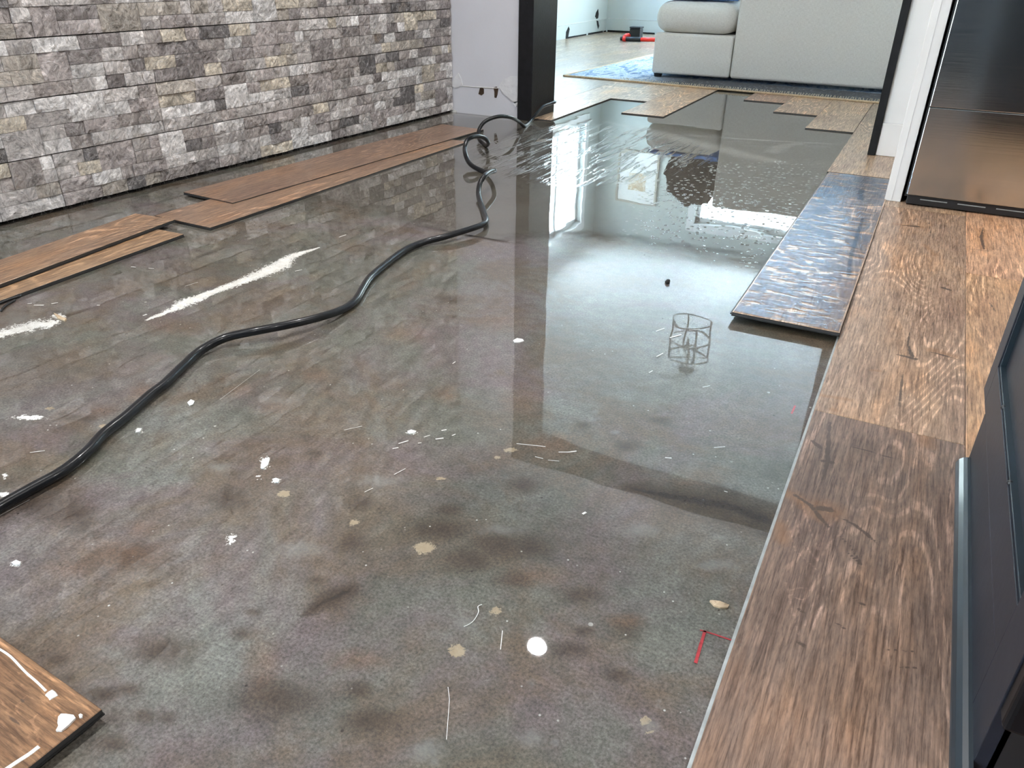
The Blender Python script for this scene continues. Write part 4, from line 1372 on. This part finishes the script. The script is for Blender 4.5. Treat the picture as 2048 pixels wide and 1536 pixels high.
bm = bmesh.new()
ribbon(bm, (1410, 1262), (1402, 1288), 0.0036); ribbon(bm, (1402, 1287), (1391, 1327), 0.0038)
ribbon(bm, (1400, 1261), (1430, 1270), 0.0022); ribbon(bm, (1429, 1269.7), (1468, 1283), 0.0022)
q = link('marker_line', bm_mesh('marker_line', bm), M['marker'], floor); q['label'] = 'dark red marker corner drawn on the slab'
bm = bmesh.new()
ribbon(bm, (1590, 812), (1583, 828), 0.003)
q = link('marker_line', bm_mesh('marker_line', bm), M['marker'], floor); q['label'] = 'short faint red marker tick'
bm = bmesh.new()
for p, q_, w in [((1033, 888), (1062, 891), .0016), ((1062, 891), (1091, 894), .0016), ((1117, 905), (1137, 905), .0018), ((1137, 905), (1153, 903), .0024), ((1070, 914), (1086, 918), .0015), ((1096, 921), (1118, 923), .001),
                 ((797, 888), (817, 882), .0022), ((785, 898), (797, 896), .002), ((848, 875), (860, 871), .0016), ((871, 879), (887, 877), .0028), ((904, 872), (911, 869), .002), ((883, 862), (893, 860), .003),
                 ((836, 887), (843, 886), .0016), ((1312, 663), (1329, 657), .0022), ((1340, 676), (1363, 670), .0035), ((1378, 661), (1400, 659), .0018), ((1313, 714), (1326, 707), .0022), ((1298, 746), (1305, 742), .002),
                 ((688, 861), (724, 853), .001), ((729, 985), (746, 977), .001), ((788, 950), (811, 938), .0012), ((893, 1480), (899, 1400), .0006), ((899, 1400), (896, 1375), .0006), ((1005, 1262), (1001, 1300), .0009),
                 ((1428, 896), (1450, 894), .0012), ((1330, 916), (1343, 917), .002), ((1448, 983), (1455, 985), .0014), ((1165, 1029), (1172, 1025), .0036), ((0, 1032), (60, 1000), .001), ((60, 906), (90, 902), .0014),
                 ((590, 543), (604, 540), .003), ((678, 475), (692, 470), .004), ((262, 534), (272, 535), .003), ((297, 537), (308, 538), .003), ((68, 611), (88, 611), .004), ((103, 608), (116, 606), .004), ((55, 608), (64, 607), .003),
                 ((286, 632), (294, 629), .005), ((370, 573), (396, 565), .0015), ((194, 611), (200, 611), .004), ((440, 800), (520, 740), .0004), ((1405, 775), (1420, 772), .0012), ((905, 728), (911, 724), .002)]:
    ribbon(bm, p, q_, w)
q = link('scratch_marks', bm_mesh('scratch_marks', bm), M['scratch'], floor); q['label'] = 'pale scratches and drips'; q['kind'] = 'stuff'
bm = bmesh.new()

# ------------------------------------------------------------------ hose
hp = [(-60, 1052, 0), (0, 1013, 0), (62, 978, 0), (125, 943, 0), (175, 903, 0), (207, 868, 0), (250, 834, 0), (300, 790, 1), (330, 767, 3), (365, 733, 6), (400, 702, 12), (450, 676, 28), (512, 662, 40), (574, 650, 40), (637, 635, 30),
      (687, 618, 14), (712, 599, 8), (727, 574, 3), (742, 553, 2), (774, 526, 3), (812, 499, 8), (849, 484, 14), (887, 474, 20), (937, 459, 24), (965, 449, 22), (972.5, 441, 20), (969, 429, 14), (963.5, 412, 10), (958.5, 396, 16),
      (957, 384, 24), (960, 367, 42), (968, 353, 60), (978, 345, 58), (988.5, 341.5, 46), (984, 343, 26), (972, 343.5, 12), (962, 340.5, 10), (950, 335, 14), (941, 328.5, 20), (935, 320, 28), (931, 309, 40), (929.5, 297, 50), (934, 281, 70),
      (945, 274, 76), (957, 272.5, 72), (969, 276, 58), (976, 284, 36), (974.5, 290, 14), (969, 288.5, 6), (961, 282, 12), (957, 273, 18), (958, 260, 34), (966.6, 246, 54), (982, 237, 66), (1002, 232.5, 70), (1023.5, 235.5, 56), (1037, 243, 30),
      (1049, 251.5, 4)]
HR = 0.0088
P3 = []
for (x, y, dl) in hp:
    z = HR + 0.002
    for _ in range(4):
        p = F(x, y, z)
        dist = np.linalg.norm(p - np.array([0, 0, CAMH]))
        z = max(HR + 0.0015 if y > 250 else HR + 0.0015, dl * dist / (2 * FPX * 0.88))
    if x > 1055: z = max(z, TH + HR)
    P3.append(F(x, y, z))
def on_x(px, py, X):
    d = ray(px, py); t = X / d[0]
    return np.array([X, d[1] * t, d[2] * t + CAMH])


def on_y(px, py, Y):
    d = ray(px, py); t = Y / d[1]
    return np.array([d[0] * t, Y, d[2] * t + CAMH])


P3 += [on_y(1061, 242, 3.55), on_x(1072, 229, -1.735), on_x(1085, 214, -1.735), on_x(1099, 208, -1.735), on_x(1110, 204, -1.735),
       np.array([-1.80, 3.91, 0.05]), np.array([-1.95, 3.95, 0.021]), np.array([-2.2, 4.1, 0.0185])]
bm = bmesh.new()
rad = []
cp = catmull(P3, 8)
for i, p in enumerate(cp):
    rad.append(HR if p[1] < 2.6 else HR - 0.0012 * min(1, (p[1] - 2.6)))
tube(bm, cp, rad, 14)
tag(link('garden_hose', bm_mesh('garden_hose', bm, True), M['hose']), 'black rubber hose snaking over the slab with twisted loops by the doorway', 'hose')

# ------------------------------------------------------------------ dark kitchen cabinet, right foreground
CXL = 0.186
cab = empty('kitchen_cabinet', (0, 0, 0))
tag(cab, 'charcoal blue base cabinet with a framed end panel at the right edge', 'cabinet')
CB = TH
bm = bmesh.new()
yb0, yb1, ytk = 0.632, 1.325, 1.236
# outer frame of the end panel, with toe-kick notch at the far end
fx0, fx1 = CXL, CXL + 0.018
add_box(bm, fx0, fx1, yb0, 0.706, CB, 0.88, 0.0008)
add_box(bm, fx0, fx1, 1.270, yb1, 0.100, 0.88, 0.0008)
add_box(bm, fx0, fx1, 0.706, 1.270, 0.100, 0.165, 0.0008)
add_box(bm, fx0, fx1, 0.706, ytk, CB, 0.100, 0.0008)
add_box(bm, fx0, fx1, 0.706, 1.270, 0.815, 0.88, 0.0008)
bmesh.ops.remove_doubles(bm, verts=bm.verts, dist=1e-5)
link('end_frame', bm_mesh('end_frame', bm), M['cabinet'], cab)
box('recessed_panel', CXL + 0.010, CXL + 0.017, 0.704, 1.272, 0.163, 0.817, M['cabinet'], cab)
bm = bmesh.new()
add_box(bm, CXL + 0.002, CXL + 0.0105, 0.7065, 1.2695, 0.1655, 0.1690, 0.0006)
add_box(bm, CXL + 0.002, CXL + 0.0105, 1.2660, 1.2695, 0.169, 0.8145, 0.0006)
add_box(bm, CXL + 0.002, CXL + 0.0105, 0.7065, 0.7100, 0.169, 0.8145, 0.0006)
link('panel_bead', bm_mesh('panel_bead', bm), M['cabinet_edge'], cab)
bm = bmesh.new()
add_box(bm, fx1, CXL + 0.62, yb0 + 0.01, yb1 - 0.02, 0.10, 0.88)
add_box(bm, fx1, CXL + 0.62, yb0 + 0.08, ytk, CB, 0.10)
link('carcass', bm_mesh('carcass', bm), M['cabinet'], cab)
box('cabinet_door', fx1 + 0.004, CXL + 0.61, yb1 - 0.02, yb1, 0.105, 0.875, M['cabinet'], cab, 0.002)
# black lower doors on the side towards the camera
box('cabinet_door', fx1 - 0.016, CXL + 0.60, yb0 - 0.022, yb0 + 0.008, 0.096, 0.874, M['black_gloss'], cab, 0.006, 3)['label'] = 'black gloss door facing the camera side'
box('toe_kick', CXL + 0.012, CXL + 0.60, yb0 + 0.0, yb0 + 0.008, CB, 0.092, M['black_plastic'], cab)
box('countertop', CXL - 0.012, CXL + 0.64, yb0 - 0.04, yb1 + 0.03, 0.881, 0.915, M['white_trim'], cab, 0.004)
# quarter-round shoe along the floor
bm = bmesh.new()
prof = [(0, 0), (-0.017, 0), (-0.0165, 0.004), (-0.014, 0.010), (-0.009, 0.0145), (-0.004, 0.0165), (0, 0.017)]
y0s, y1s = 0.40, 1.222
A = [bm.verts.new((CXL + x, y0s, CB + z)) for x, z in prof]
B = [bm.verts.new((CXL + x, y1s, CB + z)) for x, z in prof]
for i in range(len(prof)):
    j = (i + 1) % len(prof)
    bm.faces.new((A[i], A[j], B[j], B[i]))
bm.faces.new(A); bm.faces.new(list(reversed(B)))
sh = link('shoe_molding', bm_mesh('shoe_molding', bm), M['cabinet_edge'], cab)
sh['label'] = 'glossy teal black quarter-round strip at the foot'
bm = bmesh.new()
bm.free()
for (yy, zz) in ((1.13, 0.166), (0.93, 0.166)):
    bm = bmesh.new()
    bmesh.ops.create_icosphere(bm, subdivisions=2, radius=0.004, matrix=Matrix.Translation((CXL + 0.003, yy, zz)))
    link('debris_lump', bm_mesh('debris_lump', bm, True), M['black_plastic'], cab)

# ------------------------------------------------------------------ white tall end panel + fridge
bm = bmesh.new()
add_box(bm, -0.062, -0.012, 2.865, WY0 - 0.002, TH, 2.15, 0.0015)
ep = link('end_panel', bm_mesh('end_panel', bm), M['white_trim'])
tag(ep, 'tall white end panel standing between the opening and the fridge', 'panel')
bm = bmesh.new(); add_box(bm, -0.0405, -0.0395, 2.8635, 2.8655, TH, 2.14)
link('panel_joint', bm_mesh('panel_joint', bm), M['mud_grey'], ep)

fr = empty('refrigerator', (0, 0, 0))
tag(fr, 'stainless steel refrigerator with black base grille at the upper right', 'refrigerator')
FX0, FX1, FYF = -0.006, 0.86, 2.83
box('cabinet_body', FX0 + 0.001, FX1, FYF + 0.05, WY0 - 0.03, 0.028, 1.76, M['black_plastic'], fr)
bm = bmesh.new()
add_box(bm, FX0 + 0.006, FX1, FYF, FYF + 0.045, 0.045, 0.3185, 0.0025, 3)
dr = link('freezer_drawer', bm_mesh('freezer_drawer', bm), M['steel'], fr)
bm = bmesh.new()
add_box(bm, FX0 + 0.006, FX1, FYF + 0.0005, FYF + 0.045, 0.3195, 1.75, 0.0025, 3)
link('fridge_door', bm_mesh('fridge_door', bm), M['steel'], fr)
box('base_grille', FX0 + 0.010, FX1, FYF + 0.012, FYF + 0.05, 0.012, 0.043, M['black_plastic'], fr, 0.003)
bm = bmesh.new()
for k_ in range(7):
    add_box(bm, FX0 + 0.05 + k_ * 0.11, FX0 + 0.13 + k_ * 0.11, FYF + 0.0105, FYF + 0.0125, 0.030, 0.033)
link('grille_slot', bm_mesh('grille_slot', bm), M['plank_edge'], fr)['label'] = 'pale worn slots in the grille'
for xx in (0.05, 0.80):
    bm = bmesh.new(); bmesh.ops.create_cone(bm, cap_ends=True, segments=16, radius1=0.016, radius2=0.016, depth=0.010 + 0.008, matrix=Matrix.Translation((xx, FYF + 0.08, TH + 0.009)))
    link('foot', bm_mesh('foot', bm), M['black_plastic'], fr)

# unseen dark cabinets added behind the camera to darken the reflection in the steel
kb = empty('kitchen_cabinet', (0.6, -1.9, 0))
tag(kb, 'unseen run of dark cabinets added behind the camera for the fridge reflection', 'cabinet')
box('carcass', -1.3, 1.9, -0.35, 0.3, 0.09, 2.2, M['cabinet'], kb)
box('toe_kick', -1.3, 1.9, -0.35, 0.24, 0.0, 0.09, M['black_plastic'], kb)
for i in range(5):
    box('cabinet_door', -1.29 + i * 0.64, -0.67 + i * 0.64, 0.30, 0.32, 0.10, 2.18, M['cabinet'], kb, 0.002)

# ------------------------------------------------------------------ rug, sofa and what lies about in the far room
RX0, RX1, RY0, RY1 = -2.30, 1.2, 5.19, 7.5
RA = -0.045
rug = empty('rug', (RX0, RY0, TH), RA)
tag(rug, 'blue and white patterned rug with tan binding under the sofa', 'rug')
bm = bmesh.new()
nx_, ny_ = 120, 80
vg = [[bm.verts.new((0.02 + (RX1 - RX0 - 0.04) * i / nx_, 0.02 + (RY1 - RY0) * j / ny_, 0.007 + 0.0025 * random.random())) for i in range(nx_ + 1)] for j in range(ny_ + 1)]
for j in range(ny_):
    for i in range(nx_):
        bm.faces.new((vg[j][i], vg[j][i + 1], vg[j + 1][i + 1], vg[j + 1][i]))
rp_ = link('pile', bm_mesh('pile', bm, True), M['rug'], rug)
rp_['kind'] = 'stuff'
box('backing', 0.012, RX1 - RX0 - 0.012, 0.012, RY1 - RY0, 0.0, 0.006, M['rug_edge'], rug)
bm = bmesh.new()
add_box(bm, 0.0, RX1 - RX0, 0.0, 0.020, 0.0, 0.011, 0.004)
add_box(bm, 0.0, 0.018, 0.0, RY1 - RY0, 0.0, 0.011, 0.004)
link('binding', bm_mesh('binding', bm), M['rug_edge'], rug)
bm = bmesh.new()
x = 0.42
while x < RX1 - RX0 - 0.05:
    a = random.uniform(-0.01, 0.012); ln = random.uniform(0.02, 0.045)
    tube(bm, [(x, 0.018, 0.010), (x + a * .5, 0.018 + ln * .5, 0.020), (x + a, 0.018 + ln, 0.012)], 0.0018, 4)
    x += random.uniform(0.010, 0.018)
q = link('fringe', bm_mesh('fringe', bm), M['fringe'], rug); q['kind'] = 'stuff'; q['label'] = 'cream tufts along the near edge'

sofa = empty('sofa', (0, 0, TH + 0.0112))
tag(sofa, 'cream linen sectional sofa with an open seat end, its back to the camera', 'sofa')
SZ = TH + 0.0112


def soft_box(name, x0, x1, y0, y1, z0, z1, r, mat, parent, puff=0.0, seg=5):
    bm = bmesh.new()
    add_box(bm, x0, x1, y0, y1, z0, z1, r, seg)
    if puff:
        bmesh.ops.subdivide_edges(bm, edges=[e_ for e_ in bm.edges if e_.calc_length() > 0.12], cuts=6, use_grid_fill=True)
        cx, cy, cz = (x0 + x1) / 2, (y0 + y1) / 2, (z0 + z1) / 2
        for v in bm.verts:
            u = (v.co.x - cx) / (x1 - x0) * 2; w_ = (v.co.y - cy) / (y1 - y0) * 2; t = (v.co.z - cz) / (z1 - z0) * 2
            k_ = puff * (1 - u * u) * (1 - w_ * w_) * (1 if t > 0 else 0.2)
            v.co.z += k_ * t + 0.004 * mnoise.noise(v.co * 9)
            v.co.y += puff * 0.5 * w_ * (1 - u * u) * (1 - t * t)
            v.co.x += puff * 0.5 * u * (1 - w_ * w_) * (1 - t * t)
    return link(name, bm_mesh(name, bm, True), mat, parent)


soft_box('base', -1.752, -1.222, 5.45, 6.35, 0.022, 0.276, 0.018, M['linen'], sofa)
soft_box('seat_cushion', -1.765, -1.232, 5.455, 6.34, 0.279, 0.462, 0.075, M['linen'], sofa, 0.018)
soft_box('back', -1.217, 0.75, 5.45, 5.68, 0.022, 0.80, 0.022, M['linen'], sofa)
soft_box('base', -1.217, 0.75, 5.684, 6.35, 0.022, 0.276, 0.018, M['linen'], sofa)
for i in range(2):
    soft_box('seat_cushion', -1.21 + i * 0.98, -0.24 + i * 0.98, 5.69, 6.34, 0.279, 0.462, 0.06, M['linen'], sofa, 0.018)
for (xx, yy) in ((-1.715, 5.49), (-1.715, 6.28), (0.70, 5.49), (0.70, 6.28)):
    bm = bmesh.new(); bmesh.ops.create_cone(bm, cap_ends=True, segments=20, radius1=0.026, radius2=0.030, depth=0.024, matrix=Matrix.Translation((xx, yy, 0.012)))
    link('leg', bm_mesh('leg', bm), M['black_plastic'], sofa)

# blue sheet crumpled over the open seat, dark blanket heaped on it
bm = bmesh.new()
nn, mm_ = 44, 44
zt = SZ + 0.462 + 0.034
grid = []
for j in range(mm_ + 1):
    row = []
    for i in range(nn + 1):
        u, v = i / nn, j / mm_
        x = -1.745 + 0.50 * u; y = 5.52 + 0.66 * v
        ez = min(u, 1 - u, v, 1 - v)
        w_ = mnoise.noise((x * 16, y * 16, 1.0)) * 0.012 + mnoise.noise((x * 40, y * 40, 5.0)) * 0.004
        z = zt + 0.012 + w_ * min(1, ez * 8) - 0.030 * max(0, 0.1 - min(u, v, 1 - v)) / 0.1
        row.append(bm.verts.new((x + w_ * .5, y + w_, z)))
    grid.append(row)
for j in range(mm_):
    for i in range(nn): bm.faces.new((grid[j][i], grid[j][i + 1], grid[j + 1][i + 1], grid[j + 1][i]))
me = bm_mesh('blue_sheet', bm, True)
o = link('bed_sheet', me, M['blue_cloth'])
mod = o.modifiers.new('thick', 'SOLIDIFY'); mod.thickness = 0.006; mod.offset = 1
tag(o, 'crumpled blue sheet spread on the open sofa seat', 'sheet')
bm = bmesh.new()
bmesh.ops.create_icosphere(bm, subdivisions=5, radius=1.0)
for v in bm.verts:
    n_ = mnoise.fractal(v.co * 2.2, 0.6, 2.0, 4) * 0.16
    ridg = abs(mnoise.noise(v.co * 5.0)) * 0.10
    v.co *= (1 + n_ - ridg)
    v.co.x *= 0.215; v.co.y *= 0.26; v.co.z *= 0.215
    v.co.z = max(v.co.z, -0.172)
    v.co += Vector((-1.465, 5.86, zt + 0.205))
o = link('blanket', bm_mesh('blanket', bm, True), M['dark_cloth'])
tag(o, 'dark blanket heaped on the blue sheet on the sofa', 'blanket')

# cordless tool on the floor
tl = empty('cordless_trimmer', (F(1262, 83, TH)[0], F(1262, 83, TH)[1], TH), 0.0)
tag(tl, 'red and black cordless power tool lying on the far floor left of the sofa', 'power tool')


def tw(px, py, z): p = F(px, py, TH + z); return tuple(p - np.array([tl.location.x, tl.location.y, TH]))


Yt = tl.location.y
bm = bmesh.new()
bx0 = WP(1258, 74, Yt)[0] - tl.location.x; bx1 = WP(1279, 74, Yt)[0] - tl.location.x
add_box(bm, bx0, bx1, 0.0, 0.10, 0.028, 0.118, 0.006)
add_box(bm, bx0, bx1 + 0.004, -0.008, 0.10, 0.120, 0.136, 0.004)
link('battery_box', bm_mesh('battery_box', bm), M['black_plastic'], tl)
bm = bmesh.new()
rx = lambda px: WP(px, 80, Yt)[0] - tl.location.x
tube(bm, [(rx(1284), -0.035, 0.026), (rx(1305), -0.03, 0.030), (rx(1318), -0.02, 0.030)], 0.020, 12)
link('red_handle', bm_mesh('red_handle', bm, True), M['red'], tl)
bm = bmesh.new()
tube(bm, [(rx(1253), -0.04, 0.024), (rx(1268), -0.038, 0.025), (rx(1284), -0.035, 0.026)], 0.022, 12)
link('grip', bm_mesh('grip', bm, True), M['black_plastic'], tl)
bm = bmesh.new()
tube(bm, [(rx(1247), 0.0, 0.030), (rx(1253), 0.0, 0.045), (rx(1259), 0.02, 0.055)], [0.022, 0.030, 0.022], 12)
tube(bm, [(rx(1249), -0.045, 0.024), (rx(1255), -0.045, 0.024)], 0.024, 12)
link('red_housing', bm_mesh('red_housing', bm, True), M['red'], tl)
bm = bmesh.new()
tube(bm, [(rx(1241), 0.0, 0.022), (rx(1247), 0.0, 0.024)], 0.020, 12)
link('nozzle', bm_mesh('nozzle', bm, True), M['black_plastic'], tl)


# framed picture on the far wall (seen mirrored in the water)
def art_mat():
    k = NM('botanical_print')
    v = k.coord('Object')
    n = k.noise(v, 18, 5, 0.7, 1.0)
    d = k.voro(v, 1.0, 'F1')
    k.bsdf(k.ramp(n, [(0.42, (0.80, 0.76, 0.66)), (0.55, (0.50, 0.34, 0.20)), (0.68, (0.70, 0.64, 0.52))]), 0.6)
    return k.m


pf = empty('picture_frame', (-2.96, FYB, 1.60))
tag(pf, 'framed print with a wide pale mat on the far wall, mirrored in the water', 'picture')
bm = bmesh.new()
for (a, b, c, d) in ((-0.26, -0.235, -0.33, 0.33), (0.235, 0.26, -0.33, 0.33), (-0.235, 0.235, 0.305, 0.33), (-0.235, 0.235, -0.33, -0.305)):
    add_box(bm, a, b, -0.03, -0.001, c, d, 0.003)
link('frame', bm_mesh('frame', bm), simple('taupe_frame', (0.42, 0.38, 0.32), 0.5, nscale=10), pf)
box('mat_board', -0.236, 0.236, -0.012, -0.004, -0.306, 0.306, M['white_trim'], pf)
box('print', -0.11, 0.11, -0.015, -0.012, -0.06, 0.16, art_mat(), pf)

# openwork lantern on the far ceiling (seen mirrored in the water)
lan = empty('ceiling_lantern', (-1.36, 6.0, NH))
tag(lan, 'round openwork bronze lantern hanging from the far ceiling', 'ceiling lamp')
bm = bmesh.new()
LR = 0.17
for z_ in (-0.14, -0.31, -0.48):
    tube(bm, [(LR * math.cos(2 * PI * k_ / 36), LR * math.sin(2 * PI * k_ / 36), z_) for k_ in range(36)], 0.008, 8, closed=True)
for k_ in range(4):
    a = 2 * PI * k_ / 4 + 0.5
    tube(bm, [(LR * math.cos(a), LR * math.sin(a), -0.14), (LR * math.cos(a), LR * math.sin(a), -0.48)], 0.008, 8)
    tube(bm, [(0, 0, -0.14), (LR * math.cos(a), LR * math.sin(a), -0.14)], 0.008, 8)
link('cage', bm_mesh('cage', bm, True), M['bronze'], lan)
bm = bmesh.new()
tube(bm, [(0, 0, 0), (0, 0, -0.25)], 0.010, 10); tube(bm, [(0, 0, -0.001), (0, 0, -0.03)], 0.06, 20)
for k_ in range(3):
    a = 2 * PI * k_ / 3
    tube(bm, [(0, 0, -0.25), (0.05 * math.cos(a), 0.05 * math.sin(a), -0.27), (0.06 * math.cos(a), 0.06 * math.sin(a), -0.22)], 0.010, 8)
link('candle_arms', bm_mesh('candle_arms', bm, True), M['bronze'], lan)
